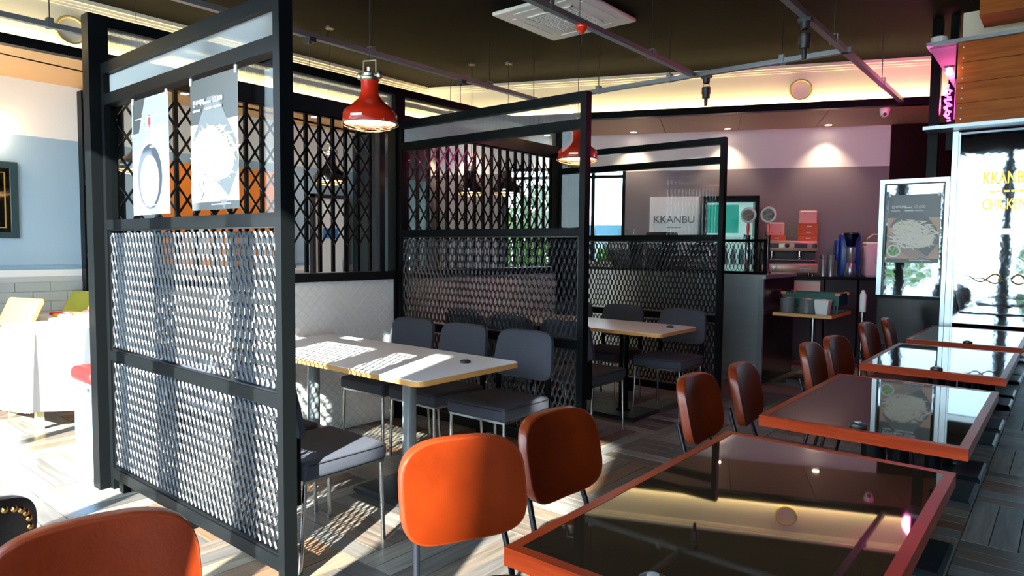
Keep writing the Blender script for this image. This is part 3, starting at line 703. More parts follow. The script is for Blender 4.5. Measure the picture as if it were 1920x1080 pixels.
conduit_run((-5.95, .2), (-5.95, 5.98), 'square conduit over the left dining area, upper left corner', (.5, 1.56, 3.4))
conduit_run((-6.6, 6.03), (-1.45, 6.03), 'square conduit running across the others in front of the back cove', (.6, 1.9, 2.75, 3.55, 4.6))
def spot(label, x, y):
    t = thing('track_spotlight', label, 'spotlight', (x, y, ZT - .02), 0, 'black spotlights under the conduits')
    MB().box((0, 0, -.012), (.09, .05, .024)).obj('bracket', dark, t)
    MB().lathe([(.034, -.024), (.03, -.07), (.02, -.075)], n=14).obj('swivel', dark, t, 40)
    MB().tube([(-.01, 0, -.06), (-.028, 0, -.085), (-.03, 0, -.12)], .003, 5).tube([(.01, 0, -.06), (.028, 0, -.085), (.03, 0, -.12)], .003, 5).obj('fork', dark, t)
    MB().lathe([(.03, -.105), (.04, -.108), (.04, -.165), (.035, -.172), (.035, -.205), (.017, -.208), (.016, -.275)], n=18, cap0=True).obj('housing', dark, t, 40)
    MB().lathe([(.015, -.272), (.001, -.272)], n=12).obj('lens', chrome, t)
spot('black spotlight under the cross conduit, in front of the back cove', -2.68, 6.03)
spot('black spotlight under the right hand conduit, near the top edge', -1.5, 4.97)
t = thing('red_signal_beacon', 'red beacon hanging from the conduit below the air conditioner', 'beacon', (-2.80, 4.15, ZT - .02))
MB().lathe([(.045, 0), (.047, -.012), (.04, -.022), (.034, -.03), (.012, -.055), (.001, -.058)], n=20, cap0=True).obj('dome', redshade, t, 50)
MB().tube([(0, 0, -.055), (0, 0, -.14)], .003, 6).obj('pull_cord', dark, t)
for x, y in ((-4.62, 4.78), (-4.62, 3.1)):
    t = thing('conduit_junction_box', 'small black junction box under the conduit %s' % ('above the red pendant lamp' if y < 4 else 'behind the red pendant lamp'), 'junction box', (x, y, ZT - .02))
    MB().box((0, 0, -.018), (.1, .06, .035)).obj('cover', dark, t); MB().lathe([(.02, -.035), (.012, -.05)], n=10, cap1=True).obj('gland', dark, t); MB().tube([(0, 0, -.05), (0, 0, -.42)], .003, 5).obj('cable', dark, t)

# air conditioner cassette
t = thing('air_conditioner', 'white square ceiling air conditioner cassette with grille', 'air conditioner', (-3.60, 5.06, ZC))
h = .465
MB().rbox((0, 0, -.018), (2 * h, 2 * h, .036), .015, q=2).obj('panel', pvc, t, 40)
for rz in range(4):
    c, s = math.cos(rz * PI / 2), math.sin(rz * PI / 2); cx, cy = .36 * c, .36 * s
    MB().box((cx, cy, -.038), (.05 if rz % 2 == 0 else .56, .56 if rz % 2 == 0 else .05, .008), 0, .003).obj('louvre', pvc, t)
g = MB()
for k in range(15): q = -.23 + .46 * k / 14; g.b2((q - .004, -.235, -.046), (q + .004, .235, -.036)).b2((-.235, q - .004, -.046), (.235, q + .004, -.036))
g.b2((-.25, -.25, -.046), (-.235, .25, -.036)).b2((.235, -.25, -.046), (.25, .25, -.036)).b2((-.25, -.25, -.046), (.25, -.235, -.036)).b2((-.25, .235, -.046), (.25, .25, -.036))
g.obj('grille', pvc, t); MB().b2((-.235, -.235, -.0375), (.235, .235, -.0365)).obj('filter', mat('filter_grey', (.3, .29, .26), .8), t)

# plaster rings on the cove faces, their shadow put into a darker colour
def cove_ring(label, p, rz):
    t = thing('ring_ornament', label, 'ring', p, rz, 'plaster rings on the lit cove')
    MB().ring((0, -.016, 0), .112, .013, 40, 8, 'y').obj('ring', mat('shadow_toned_plaster', (.42, .34, .14), .5), t, 60)
x, y = FW(2.17, .002); cove_ring('plaster ring on the lit cove face above the pink back wall', (x, y, 3.2), TF)
cove_ring('plaster ring on the lit cove face, upper left corner', (XF + .002, 2.12, 3.2), PI / 2)
# recessed downlights
for (s_, lab) in ((-1.48, 'behind the second partition, left of the others'), (-.25, 'middle one above the pink back wall'), (.98, 'right one above the pink back wall'), (-2.7, 'hidden above the folding gate'), (-3.9, 'added to brighten the dark corner past the gates'), (-4.7, 'added as fill above the small menu board')):  # the last two are fill lamps added for the back corner
    x, y = BW(s_, .19)
    t = thing('recessed_downlight', 'small round downlight in the back soffit, ' + lab, 'downlight', (x, y, ZS), 0, 'downlights in the back soffit')
    MB().ring((0, 0, -.002), .045, .006, 20, 6).obj('trim_ring', pvc, t, 60); MB().lathe([(.042, -.003), (.001, -.003)], n=18).obj('lens', dlight, kids(t)[-1])
    l = bpy.data.lights.new('downlight_beam', 'SPOT'); l.energy = 38; l.color = (1, .75, .5); l.spot_size = math.radians(95); l.spot_blend = .7; l.shadow_soft_size = .04
    lo = bpy.data.objects.new('downlight_beam', l); COL.objects.link(lo); lo.parent = t; lo.location = (0, 0, -.02)
for k, (x, y) in enumerate(((-7.35, 3.4), (-7.35, 5.0), (-7.35, 6.3))):  # fill lamps added to brighten the area beyond the gates
    t = thing('recessed_downlight', 'added fill downlight in the orange soffit over the left wall, %s' % ('beside the black mesh screen', 'over the orange panel', 'over the teal cabinet')[k], 'downlight', (x, y, ZS), 0, 'added fill downlights in the left soffit')
    MB().ring((0, 0, -.002), .045, .006, 20, 6).obj('trim_ring', pvc, t, 60); MB().lathe([(.042, -.003), (.001, -.003)], n=18).obj('lens', dlight, kids(t)[-1])
    l = bpy.data.lights.new('downlight_beam', 'SPOT'); l.energy = 26; l.color = (1, .78, .55); l.spot_size = math.radians(120); l.spot_blend = .7; l.shadow_soft_size = .04
    lo = bpy.data.objects.new('downlight_beam', l); COL.objects.link(lo); lo.parent = t; lo.location = (0, 0, -.02)
t = thing('security_camera', 'white dome security camera under the soffit by the black wall', 'camera', (-1.70, 8.60, ZS))
MB().lathe([(.05, 0), (.055, -.02), (.05, -.045)], n=18, cap1=True).obj('mount', pvc, t, 40); MB().lathe([(.048, -.045), (.042, -.075), (.024, -.095), (.001, -.1)], n=18).obj('dome', pvc, t, 60); MB().lathe([(.02, 0), (.018, .012), (.001, .015)], n=12).obj('lens', dark, t, 60).location = (.01, -.045, -.075)
kids(t)[-1].rotation_euler = (PI / 2, 0, .3)

# ------------------------------------------------------------------ steel counter behind the third partition
t = thing('steel_counter', 'stainless steel service counter front behind the last mesh partition', 'counter', (-2.45, 7.05, 0))
MB().b2((-2.5, 0, .0), (0, .03, 1.10)).obj('front_panel', steel, t)
MB().b2((-.03, .03, 0), (0, 1.0, 1.10)).obj('end_panel', mat('dark_steel', (.12, .12, .12), .2, .8), t)
MB().b2((-2.5, -.03, 1.10), (.03, 1.0, 1.14)).obj('worktop', steel, t)
MB().b2((-2.5, -.006, .05), (.002, 0, .09)).b2((-.05, -.006, 0), (.002, 0, 1.10)).obj('edge_trim', alu, t)
# mesh guard on the counter
t = thing('counter_guard', 'black wire mesh guard standing on the steel counter', 'guard', (-2.45, 7.12, 1.14))
v, f = mesh_layer(-2.4, -.03, .02, .35, 0, w=.005); MB().add(v, f).obj('guard_mesh', meshm, t)['kind'] = 'stuff'
MB().b2((-2.42, -.012, 0), (0, .012, .03)).b2((-2.42, -.012, .34), (0, .012, .37)).b2((-.03, -.012, .03), (0, .012, .34)).b2((-2.42, -.012, .03), (-2.39, .012, .34)).b2((-1.2, -.012, .03), (-1.17, .012, .34)).obj('guard_frame', black, t)
for k, x in enumerate((-2.56, -2.78)):
    t = thing('beer_tap', 'beer tap with a round white medallion, %s one behind the mesh guard' % ('right' if k == 0 else 'left'), 'beer tap', (x, 7.45, 1.14), 0, 'beer taps')
    MB().lathe([(.04, 0), (.04, .01), (.026, .03), (.026, .4), (.034, .42)], n=16, cap1=True).obj('column', chrome, t, 40)
    MB().tube([(0, -.02, .40), (0, -.1, .42), (0, -.11, .36)], .009, 8).obj('spout', chrome, t, 50)
    MB().lathe([(.012, .42), (.018, .5), (.014, .55)], n=10).obj('handle', redshade, t, 50)
    MB().ring((0, 0, .64), .075, .014, 28, 6, 'y').obj('medallion_ring', white, t, 60)
    o = MB().lathe([(.065, -.006), (.065, .006)], n=22, cap0=True, cap1=True).obj('medallion', mat('medallion_print', (.4, .3, .22), .4, noise=(30, 1, (.1, .08, .08))), t); o.rotation_euler = (PI / 2, 0, 0); o.location = (0, 0, .64)
for k, (x, w, h, c, lab, nm) in enumerate(((-4.35, .34, .40, dark, 'black counter machine left of the cup stacks', 'coffee_grinder'), (-3.85, .28, .46, dark, 'tall black machine on the counter below the window', 'grinder'), (-3.3, .3, .3, steel, 'steel drinks dispenser on the counter behind the mesh', 'drinks_dispenser'))):
    t = thing(nm, lab, 'machine', (x, 7.5, 1.14))
    MB().rbox((0, 0, h / 2), (w, .32, h), .02, q=2).obj('body', c, t, 50); MB().b2((-w / 2 + .03, -.172, h * .6), (w / 2 - .03, -.16, h - .04)).obj('front_panel', steel if c is dark else dark, t); MB().b2((-w / 2 + .02, -.2, .0), (w / 2 - .02, -.16, .03)).obj('drip_tray', chrome, t); MB().lathe([(.09, h), (.11, h + .1)], n=14, cap1=True).obj('hopper', glass if k < 2 else dark, t, 50)
cupm = mat('paper_cup', (.8, .78, .72), .6)
cp = MB().lathe([(.026, 0), (.034, .09), (.036, .092)], n=14, cap0=True)
c0 = None
for k in range(12):
    lab = 'small pale cup behind the second mesh, %s row, %s from the left' % (('front', 'back')[k // 6], ORD[k % 6])
    if c0 is None: c0 = tag(cp.obj('cup', cupm, None, 50), lab, 'cup', 'cups on the counter behind the mesh'); c = c0
    else: c = c0.copy(); COL.objects.link(c); c['label'] = lab
    c.location = (-4.85 + .08 * (k % 6), 7.3 + .09 * (k // 6), 1.14)
sb = MB().lathe([(.035, 0), (.037, .01), (.037, .16), (.02, .2), (.014, .24), (.014, .27)], n=14, cap0=True, cap1=True); c0 = None
for k in range(5):
    if c0 is None:
        c0 = sb.obj('sauce_bottle', white, None, 50); tag(c0, 'white sauce bottle with red lower label behind the second mesh, first from the right', 'bottle', 'bottles behind the mesh'); MB().lathe([(.038, .02), (.038, .09)], n=14).obj('bottle_label', mat('label_red', (.7, .04, .05), .4), c0); TREE[c0.name] = kids(c0); c = c0; c.location = (-5.02, 7.32, 1.14)
    else:
        c = c0.copy(); COL.objects.link(c); q = TREE[c0.name][0].copy(); COL.objects.link(q); q.parent = c; c.location = (-5.02 - .09 * k, 7.32, 1.14); c['label'] = 'white sauce bottle with red lower label behind the second mesh, %s from the right' % ORD[k]
tag(MB().b2((-6.0, 7.2, 1.08), (-4.96, 7.65, 1.14)).b2((-5.98, 7.24, .0), (-4.98, 7.62, 1.08)).obj('side_counter', dark), 'dark service counter beyond the end of the booth divider', 'counter')

# ------------------------------------------------------------------ back counter with coffee bar
def bt(name, label, cat, s, off, z=0, group=None, rz=0): x, y = BW(s, off); return thing(name, label, cat, (x, y, z), TB + rz, group)   # local -y faces the room
t = bt('bar_counter', 'long dark bar counter against the purple back wall', 'counter', 1.0, .0)
MB().b2((-.82, -.60, 1.04), (.72, -.01, 1.075)).obj('worktop', blackgloss, t)
for k in range(4): MB().b2((-.81 + .38 * k + .01, -.54, .08), (-.81 + .38 * (k + 1) - .01, -.05, 1.04)).obj('cabinet_front', dark, t)
MB().b2((-.82, -.5, 0), (.72, -.05, .08)).obj('plinth', dark, t); MB().b2((-.62, -.55, .72), (-.1, -.541, 1.02)).obj('cream_panel', cream, t)
# espresso machine
t = bt('espresso_machine', 'chrome two group espresso machine on the back bar', 'coffee machine', .53, .33, 1.075)
gold = mat('warm_brushed_steel', (.6, .46, .32), .35, .45)
MB().rbox((0, .0, .375), (.66, .42, .13), .02, q=2).obj('top_housing', gold, t, 40); hs = kids(t)[-1]
MB().b2((-.33, -.02, .04), (.33, .2, .32)).obj('back_body', dark, t); MB().rbox((0, -.02, .1), (.66, .46, .12), .015, q=2).obj('base_housing', gold, t, 40)
for x in (-.2, .13):
    MB().lathe([(.038, .0), (.038, -.07), (.045, -.075), (.045, -.1)], (x, -.12, .31), 16, True, True).obj('group_head', chrome, t, 40); MB().tube([(x, -.15, .235), (x, -.32, .225)], .013, 8).obj('filter_handle', dark, t, 50)
    MB().b2((x - .075, -.215, .35), (x + .075, -.208, .41)).obj('button_panel', dark, hs)
MB().tube([(-.3, -.2, .205), (.3, -.2, .195)], .012, 8).obj('towel_rail', chrome, t, 50)
for x in (-.29, -.03, .29): MB().lathe([(.03, 0), (.027, .02), (.001, .022)], n=14).obj('steam_knob', dark, hs, 50); k_ = kids(hs)[-1]; k_.location = (x, -.212, .38); k_.rotation_euler = (PI / 2, 0, 0)
MB().lathe([(.032, 0), (.03, .012), (.001, .013)], n=16).obj('pressure_gauge', chrome, t, 50); k_ = kids(t)[-1]; k_.location = (-.17, -.25, .1); k_.rotation_euler = (PI / 2, 0, 0)
for x in (-.28, .28):
    for y in (-.18, .15): MB().lathe([(.02, 0), (.022, .04)], (x, y, 0), 10, True).obj('foot', chrome, t, 40)
MB().b2((.12, -.2512, .09), (.26, -.25, .105)).obj('maker_badge', chrome, t)
# takeaway boxes on the machine
boxm = mat('orange_card', (.66, .13, .04), .6); boxp = mat('pink_card', (.9, .5, .42), .6)
def boxes(s, n, w, base, labs):
    for k in range(n):
        x, y = BW(s, .30); t = thing('takeaway_box', labs[k], 'box', (x, y, base + .075 * k), TB + .05 * k, 'orange takeaway boxes on the espresso machine')
        MB().box((0, 0, .036), (w, .14, .072)).obj('carton', boxm, t); MB().b2((-.03, -.0712, .03), (.03, -.0702, .042)).obj('printed_mark', white, t)
boxes(.39, 1, .22, 1.515, ['orange takeaway box under the pink lid, left end of the espresso machine'])
boxes(.765, 3, .21, 1.515, ['orange takeaway box, bottom of the stack of three on the espresso machine', 'orange takeaway box, middle of the stack of three', 'orange takeaway box, top of the stack of three'])
for s_, z_, lab in ((.38, 1.588, 'upright pink box lid standing on the lone orange box'), (.765, 1.74, 'upright pink box lid standing on the stack of three boxes')):
    x, y = BW(s_, .28); t = thing('box_lid', lab, 'box', (x, y, z_), TB + .1); MB().box((0, 0, .082), (.205, .09, .164), 0, .01).obj('carton', boxp, t)
    for a in (-.06, .05):
        for b in (.03, .13): MB().b2((a, -.0462, b), (a + .012, -.0452, b + .004)).obj('lid_slot', dark, t)
# fridge with glass door, brand panel, tumblers, blender, pink machine
t = bt('display_fridge', 'black framed glass door drinks fridge against the back wall', 'fridge', -.19, .0)
for a, b in (((-.34, -.62, 0), (-.30, -.02, 2.08)), ((.30, -.62, 0), (.34, -.02, 2.08)), ((-.34, -.62, 2.03), (.34, -.02, 2.08)), ((-.34, -.62, 0), (.34, -.02, .12))): MB().b2(a, b).obj('cabinet_side', black, t)
MB().b2((-.30, -.06, .12), (.30, -.02, 2.03)).obj('back_panel', mat('fridge_white', (.7, .8, .78), .3, emit=((.5, .8, .75), .35)), t)
for z in (.5, .85, 1.2, 1.55): MB().b2((-.30, -.56, z), (.30, -.06, z + .012)).obj('shelf', steel, t)
MB().b2((-.30, -.1, 1.62), (.12, -.065, 2.0)).obj('green_panel', mat('fridge_green', (.0, .3, .2), .4, emit=((0, .5, .35), .3)), t)
d_ = MB(); d_.b2((-.33, -.66, .12), (-.29, -.625, 2.05)).b2((.29, -.66, .12), (.33, -.625, 2.05)).b2((-.29, -.66, 2.0), (.29, -.625, 2.05)).b2((-.29, -.66, .12), (.29, -.625, .17)); dr = d_.obj('door', black, t)
MB().b2((-.29, -.645, .17), (.29, -.64, 2.0)).obj('pane', glass, dr); MB().tube([(-.25, -.68, .9), (-.25, -.68, 1.4)], .01, 8).obj('handle', alu, dr, 50)
bc = MB().lathe([(.032, 0), (.034, .01), (.034, .14), (.013, .2), (.013, .24)], n=12, cap0=True, cap1=True); c0 = None
for k in range(18):
    if c0 is None: c0 = tag(bc.obj('drink_bottle', mat('bottle_tint', (.1, .35, .3), .1), None, 50), 'drink bottle on a shelf of the glass door fridge', 'bottle', 'bottles in the display fridge'); c = c0
    else: c = c0.copy(); COL.objects.link(c)
    x, y = BW(-.19 - .25 + .1 * (k % 6), .45); c.location = (x, y, (.862, 1.212, .512)[k // 6]); c['label'] = 'drink bottle in the glass door fridge, %s shelf, %s from the left' % (('middle', 'upper', 'lower')[k // 6], ORD[k % 6])
t = bt('notice_board', 'pale grey panel lettered KKANBU on the back wall, beside the fridge', 'sign', -.92, .02, 1.32)
MB().b2((-.33, -.03, 0), (.33, 0, .80)).obj('panel', mat('pale_grey_panel', (.8, .78, .82), .35), t); text('KKANBU', .14, mat('panel_letter', (.1, .08, .11), .5), t, (0, -.033, .44), (PI / 2, 0, 0), ext=.001); MB().b2((-.1, -.032, .37), (.1, -.0305, .378)).obj('small_print', MATS['panel_letter'], t)
for k, s_ in enumerate((.955, 1.045)):
    t = bt('steel_tumbler', 'tall steel tumbler stack between espresso machine and blender, %s one' % ('left' if k == 0 else 'right'), 'tumbler', s_, .35, 1.075, 'steel tumblers'); MB().lathe([(.032, 0), (.043, .26), (.045, .265), (.04, .26), (.03, .01)], n=16, cap0=True).obj('cup', steel, t, 50); MB().ring((0, 0, .22), .042, .003, 16, 4).obj('rim', chrome, t)
t = bt('blue_blender', 'blue sided drinks blender with steel jug on the back bar', 'blender', 1.26, .34, 1.075)
bl = mat('deep_blue_plastic', (.01, .05, .3), .3)
MB().rbox((0, .06, .27), (.24, .14, .54), .03, q=2).obj('back_cover', bl, t, 50); MB().rbox((-.14, .06, .33), (.06, .14, .26), .025, q=2).obj('side_tank', bl, t, 50)
MB().lathe([(.06, 0), (.075, .02), (.055, .16), (.04, .18)], (0, -.06, 0), 16, True).obj('motor_base', alu, t, 50); MB().lathe([(.035, .18), (.05, .2), (.055, .36), (.04, .37)], (0, -.06, 0), 16).obj('steel_jug', steel, t, 50)
MB().lathe([(.05, .38), (.085, .52), (.085, .53)], (0, -.06, 0), 16, True).obj('hopper', thin_glass('smoked_hopper', (.25, .25, .3)), t, 50); MB().lathe([(.09, .53), (.09, .545), (.03, .56)], (0, -.06, 0), 16, True, True).obj('lid', dark, t, 50)
t = bt('pink_water_boiler', 'pale pink water boiler with arched handle on the back bar', 'boiler', 1.56, .33, 1.075)
pk = mat('pale_pink_plastic', (.75, .5, .55), .3)
MB().rbox((0, 0, .2), (.29, .26, .40), .03, q=2).obj('body', pk, t, 50); MB().rbox((0, -.0, .41), (.28, .25, .05), .02, q=2).obj('lid', pvc, t, 50)
MB().tube([(-.12, 0, .41), (-.1, 0, .48), (-.04, 0, .53), (.04, 0, .53), (.1, 0, .48), (.12, 0, .41)], .008, 8).obj('handle', pk, t, 50); MB().rbox((.03, -.135, .28), (.17, .02, .17), .008, q=2).obj('front_plate', pk, t, 50); MB().b2((-.03, -.16, .17), (.12, -.13, .188)).obj('spout_bar', dark, t); MB().lathe([(.012, 0), (.012, .03)], (-.0, -.14, .1), 10, True, True).obj('tap', redshade, t)

# ------------------------------------------------------------------ bus table beside the counter
t = thing('bus_table', 'small oak edged side table holding a green tray and steel pots', 'table', (-2.1, 7.58, 0))
MB().b2((-.30, -.38, .715), (.28, .38, .748)).obj('edge_band', oakedge, t); MB().b2((-.297, -.377, .748), (.277, .377, .752)).obj('laminate_top', mat('dark_laminate', (.1, .05, .04), .3), t)
MB().lathe([(.028, .03), (.028, .715)], (0, 0, 0), 14, True, True).obj('pedestal', chrome, t, 40); MB().b2((-.2, -.2, 0), (.2, .2, .03)).obj('base_plate', dark, t)
for k, x in enumerate((-2.28, -2.08)):
    t = thing('steel_pot', 'round steel pot on the side table, %s of the two' % ('left' if k == 0 else 'right'), 'pot', (x, 7.28, .752), 0, 'steel pots'); MB().lathe([(.066, 0), (.072, .01), (.072, .145), (.076, .15), (.068, .145), (.066, .01)], n=22, cap0=True).obj('body', steel, t, 50); MB().lathe([(.074, .15), (.05, .158), (.001, .16)], n=22).obj('lid', chrome, t, 60)
t = thing('white_tub', 'white square plastic tub on the side table beside the pots', 'tub', (-1.93, 7.29, .752))
V = []
for s_, z in ((.055, 0), (.07, .14), (.074, .145)): V += [(a * s_, b * s_, z) for a, b in ((-1, -1), (1, -1), (1, 1), (-1, 1))]
MB().add(V, [(3, 2, 1, 0)] + [(l * 4 + i, l * 4 + (i + 1) % 4, l * 4 + 4 + (i + 1) % 4, l * 4 + 4 + i) for l in (0, 1) for i in range(4)]).obj('body', pvc, t); MB().ring((0, 0, .145), .08, .004, 4, 4).obj('rim', pvc, t)
t = thing('green_tray', 'dark green slatted crate with orange corners behind the pots', 'crate', (-2.10, 7.62, .752))
gr = mat('dark_green_plastic', (.0, .1, .075), .45)
MB().b2((-.27, -.17, 0), (.27, .17, .01)).obj('bottom', gr, t)
for q in (((-.28, -.18, .08), (.28, -.165, .20)), ((-.28, .165, .08), (.28, .18, .20)), ((-.28, -.165, .08), (-.265, .165, .20)), ((.265, -.165, .08), (.28, .165, .20))): MB().b2(*q).obj('side', gr, t)
m = MB()
for k in range(18): m.b2((-.272 + .0313 * k, -.178, .01), (-.258 + .0313 * k, -.168, .08))
m.obj('slats', gr, t)['kind'] = 'stuff'
for a in (-1, 1):
    for b in (-1, 1): MB().b2((a * .27 - .025, b * .17 - .02, .18), (a * .27 + .025, b * .17 + .02, .206)).obj('corner', mat('orange_plastic', (.75, .2, .03), .4), t)
t = thing('paper_towel_stand', 'white bottle and upright steel tube beside the poster booth', 'stand', (-1.62, 7.55, 0)); MB().lathe([(.1, 0), (.1, .01), (.02, .02), (.02, .78)], n=12, cap0=True, cap1=True).obj('tube', chrome, t, 40); MB().lathe([(.03, .78), (.032, .95), (.012, 1.0)], n=12, cap1=True).obj('bottle', white, t, 50)

# ------------------------------------------------------------------ poster booth, mirror wall, sign box
t = thing('poster_booth', 'black booth panel with silver framed window and food poster', 'booth', (-1.13, 7.1, 0))
MB().b2((-.27, 0, 0), (.25, .08, .98)).obj('lower_panel', mat('black_padded_vinyl', (.006, .009, .011), .14, bump=(8, .08), spec=.2), t)
for nm, a, b in (('frame_post', (-.285, -.01, .98), (-.245, .07, 2.06)), ('frame_post', (.235, -.01, .0), (.268, .07, 2.06)), ('frame_rail', (-.245, -.01, 2.02), (.235, .07, 2.06)), ('frame_rail', (-.285, -.01, .96), (.235, .07, .99))): MB().b2(a, b).obj(nm, alu if nm == 'frame_post' or a[2] > 1.5 else black, t)
MB().b2((-.245, .0, .99), (-.235, .06, 2.02)).b2((.225, .0, .99), (.235, .06, 2.02)).b2((-.235, 0, 2.01), (.225, .06, 2.02)).obj('inner_gasket', dark, kids(t)[-1])
MB().b2((-.235, .02, .99), (.225, .026, 2.01)).obj('window_glass', mirror, t)
food_poster((-1.135, 7.108, 1.295), .415, .622, 'dark poster with shredded food on a board, on the silver framed booth window')
t = thing('mirrored_door', 'dark mirror glass door with gold lettering behind the cherry tables', 'door', (-.80, 7.12, 0))
MB().b2((-.015, 0, .0), (2.4, .02, 2.44)).obj('mirror_glass', mirror, t)
MB().b2((-.058, -.03, .0), (-.015, .05, 2.45)).obj('frame_post', alu, t); MB().b2((-.015, -.02, 1.55), (2.4, 0, 1.60)).obj('middle_rail', alu, t)
MB().b2((-.015, -.012, .05), (-.0, .0, 2.44)).obj('glazing_bead', alu, t)
goldm = mat('gold_leaf', (.72, .42, .06), .35, .6)
text('KKANBU', .14, goldm, t, (.345, -.006, 1.985), (PI / 2, 0, 0), ext=.001, bold=.003, sx_=.62)
for k in range(5): MB().b2((.225 + .05 * k, -.008, 1.908), (.265 + .05 * k, -.005, 1.925)).obj('small_print', goldm, t)
text('CHICKEN', .13, goldm, t, (.33, -.006, 1.765), (PI / 2, 0, 0), ext=.001, bold=.002, sx_=.55)
m = MB()
for s in (-1, 1): m.tube([(.375 + s * (.03 + .3 * q), -.007, 1.17 + .045 * math.sin(q * 9) * (1 - q * .6)) for q in [i / 14 for i in range(15)]], [.009 * (1 - i / 16) for i in range(15)], 6).tube([(.375 + s * (.03 + .26 * q), -.008, 1.16 - .04 * math.sin(q * 7) * (1 - q)) for q in [i / 14 for i in range(15)]], [.007 * (1 - i / 16) for i in range(15)], 6)
m.obj('scroll_ornament', goldm, t, 60)
def ledge(z, label):
    t = thing('metal_ledge', label, 'ledge', (-1.06, 6.9, z)); MB().b2((0, 0, 0), (2.7, .24, .025)).obj('plate', alu, t); MB().b2((0, -.012, .0), (2.7, 0, .03)).obj('front_lip', alu, t)
ledge(2.455, 'long aluminium ledge above the mirrored door'); ledge(3.17, 'long aluminium ledge above the board clad sign box')
t = thing('board_sign_box', 'sign box clad with brown boards between the two metal ledges', 'sign', (-.83, 6.93, 2.49))
MB().b2((.02, .03, 0), (2.45, .2, .68)).obj('core', dark, t)
for k in range(4): MB().b2((0, 0, .004 + .1695 * k), (2.45, .03, .004 + .1695 * (k + 1) - .004)).obj('board', signwood, t)
for k in range(4):
    for z in (.04, .13): MB().lathe([(.008, 0), (.006, .004), (.001, .005)], n=8).obj('screw', alu, t, 50); q = kids(t)[-1]; q.location = (.04, -.0, .1695 * k + z); q.rotation_euler = (PI / 2, 0, 0)
# pink neon on the side of the sign box and its lamp
t = thing('neon_sign', 'glowing pink neon script seen edge on at the left end of the board sign', 'neon sign', (-.87, 6.98, 2.52))
rnd = random.Random(4)
pts = [(-.02 + .02 * math.sin(i * .9), .05 * math.sin(i * 2.1), .01 + i * .0085) for i in range(36)]
MB().tube(pts, .008, 6).obj('neon_tube', neon, t, 60); pts = [(-.035 + .012 * math.cos(i), .04 * math.cos(i * 1.7), .04 + i * .009) for i in range(24)]; MB().tube(pts, .008, 6).obj('neon_tube', neon, t, 60); MB().tube([(.03, 0, .02), (.03, 0, .36)], .006, 6).obj('support', alu, t)
t = thing('side_bracket_panel', 'triangular bracket panel under the upper metal ledge, neon pink painted into its colour', 'bracket', (-.85, 6.98, 3.168))
MB().add([(-.20, 0, 0), (0, 0, 0), (0, 0, -.36), (-.20, .012, 0), (0, .012, 0), (0, .012, -.36)], [(0, 2, 1), (3, 4, 5), (0, 1, 4, 3), (1, 2, 5, 4), (2, 0, 3, 5)]).obj('panel', mat('pink_lit_panel', (.6, .12, .35), .25), t)  # the neon's pink light is put into the panel colour
t = thing('bulkhead_lamp', 'small round glass lamp glowing beside the board sign box', 'lamp', (-.885, 6.90, 2.93)); MB().lathe([(.045, .05), (.03, .03), (.02, .03)], n=16).obj('shade', galv, t, 50); MB().lathe([(.001, -.03), (.02, -.026), (.028, -.005), (.024, .015), (.018, .03)], n=16).obj('bulb', mat('pinkish_bulb', (1, .8, .85), .4, emit=((1, .55, .65), 18)), t, 60)
for loc_, e_ in (((-1.05, 7.45, 2.75), 34), ((-.95, 6.7, 2.8), .5)):
    l = bpy.data.lights.new('neon_glow', 'POINT'); l.energy = e_; l.color = (1, .08, .38); l.shadow_soft_size = .12; o = bpy.data.objects.new('neon_glow', l); COL.objects.link(o); o.location = loc_
tag(MB().b2((-1.06, 7.16, 0), (-.98, 7.24, ZC)).obj('steel_column', black), 'slim black column rising behind the poster booth to the ceiling', 'column')
tag(MB().b2((-.92, 7.16, 2.3), (-.86, 7.24, ZC)).obj('steel_column', black), 'short black column beside the board sign, above the ledge', 'column')
struct('trim_ceiling_panel', MB().b2((-.83, 7.16, 3.2), (RX, 7.24, ZC)), cream)
tag(MB().b2((-.66, 6.6, 3.28), (.4, 7.0, 3.46)).obj('wooden_duct_cover', signwood), 'brown wooden box under the ceiling, upper right corner', 'box')
tag(MB().lathe([(.06, 0), (.065, .05), (.06, .06)], (-.98, 6.98, 3.195), 18, True, True).obj('white_cup_lamp', pvc, None, 50), 'small white round cap standing on the upper metal ledge', 'cap')

# ------------------------------------------------------------------ left dining area
t = thing('wall_mirror', 'dark framed mirror with a gold inner line, cut by the left edge', 'mirror', (LX, 1.55, 1.44))
MB().b2((0, -.5, 0), (.03, .5, .06)).b2((0, -.5, .68), (.03, .5, .74)).b2((0, -.5, .06), (.03, -.44, .68)).b2((0, .44, .06), (.03, .5, .68)).obj('frame', mat('dark_teal_frame', (.03, .06, .07), .3), t)
MB().b2((.002, -.44, .06), (.012, .44, .68)).obj('mirror_glass', mat('wall_mirror_glass', (.3, .28, .24), .05, 1), t)
MB().b2((.012, -.4, .1), (.016, .4, .11)).b2((.012, -.4, .63), (.016, .4, .64)).b2((.012, .39, .11), (.016, .4, .63)).b2((.012, -.4, .11), (.016, -.39, .63)).obj('gold_line', goldm, t)
t = thing('wall_sconce', 'warm wall lamp glowing on the cream wall at the left edge', 'wall lamp', (LX, 1.78, 2.58)); MB().b2((0, -.03, -.05), (.02, .03, .05)).obj('back_plate', black, t); MB().lathe([(.045, -.06), (.06, .06), (.055, .06), (.04, -.05)], (.08, 0, 0), 16).obj('shade', black, t, 50); MB().lathe([(.001, -.02), (.025, 0), (.001, .03)], (.08, 0, 0), 10).obj('bulb', hotbulb, t, 60)
l = bpy.data.lights.new('sconce_light', 'POINT'); l.energy = 9; l.color = (1, .7, .4); l.shadow_soft_size = .04; o = bpy.data.objects.new('sconce_light', l); COL.objects.link(o); o.parent = t; o.location = (.1, 0, -.12)
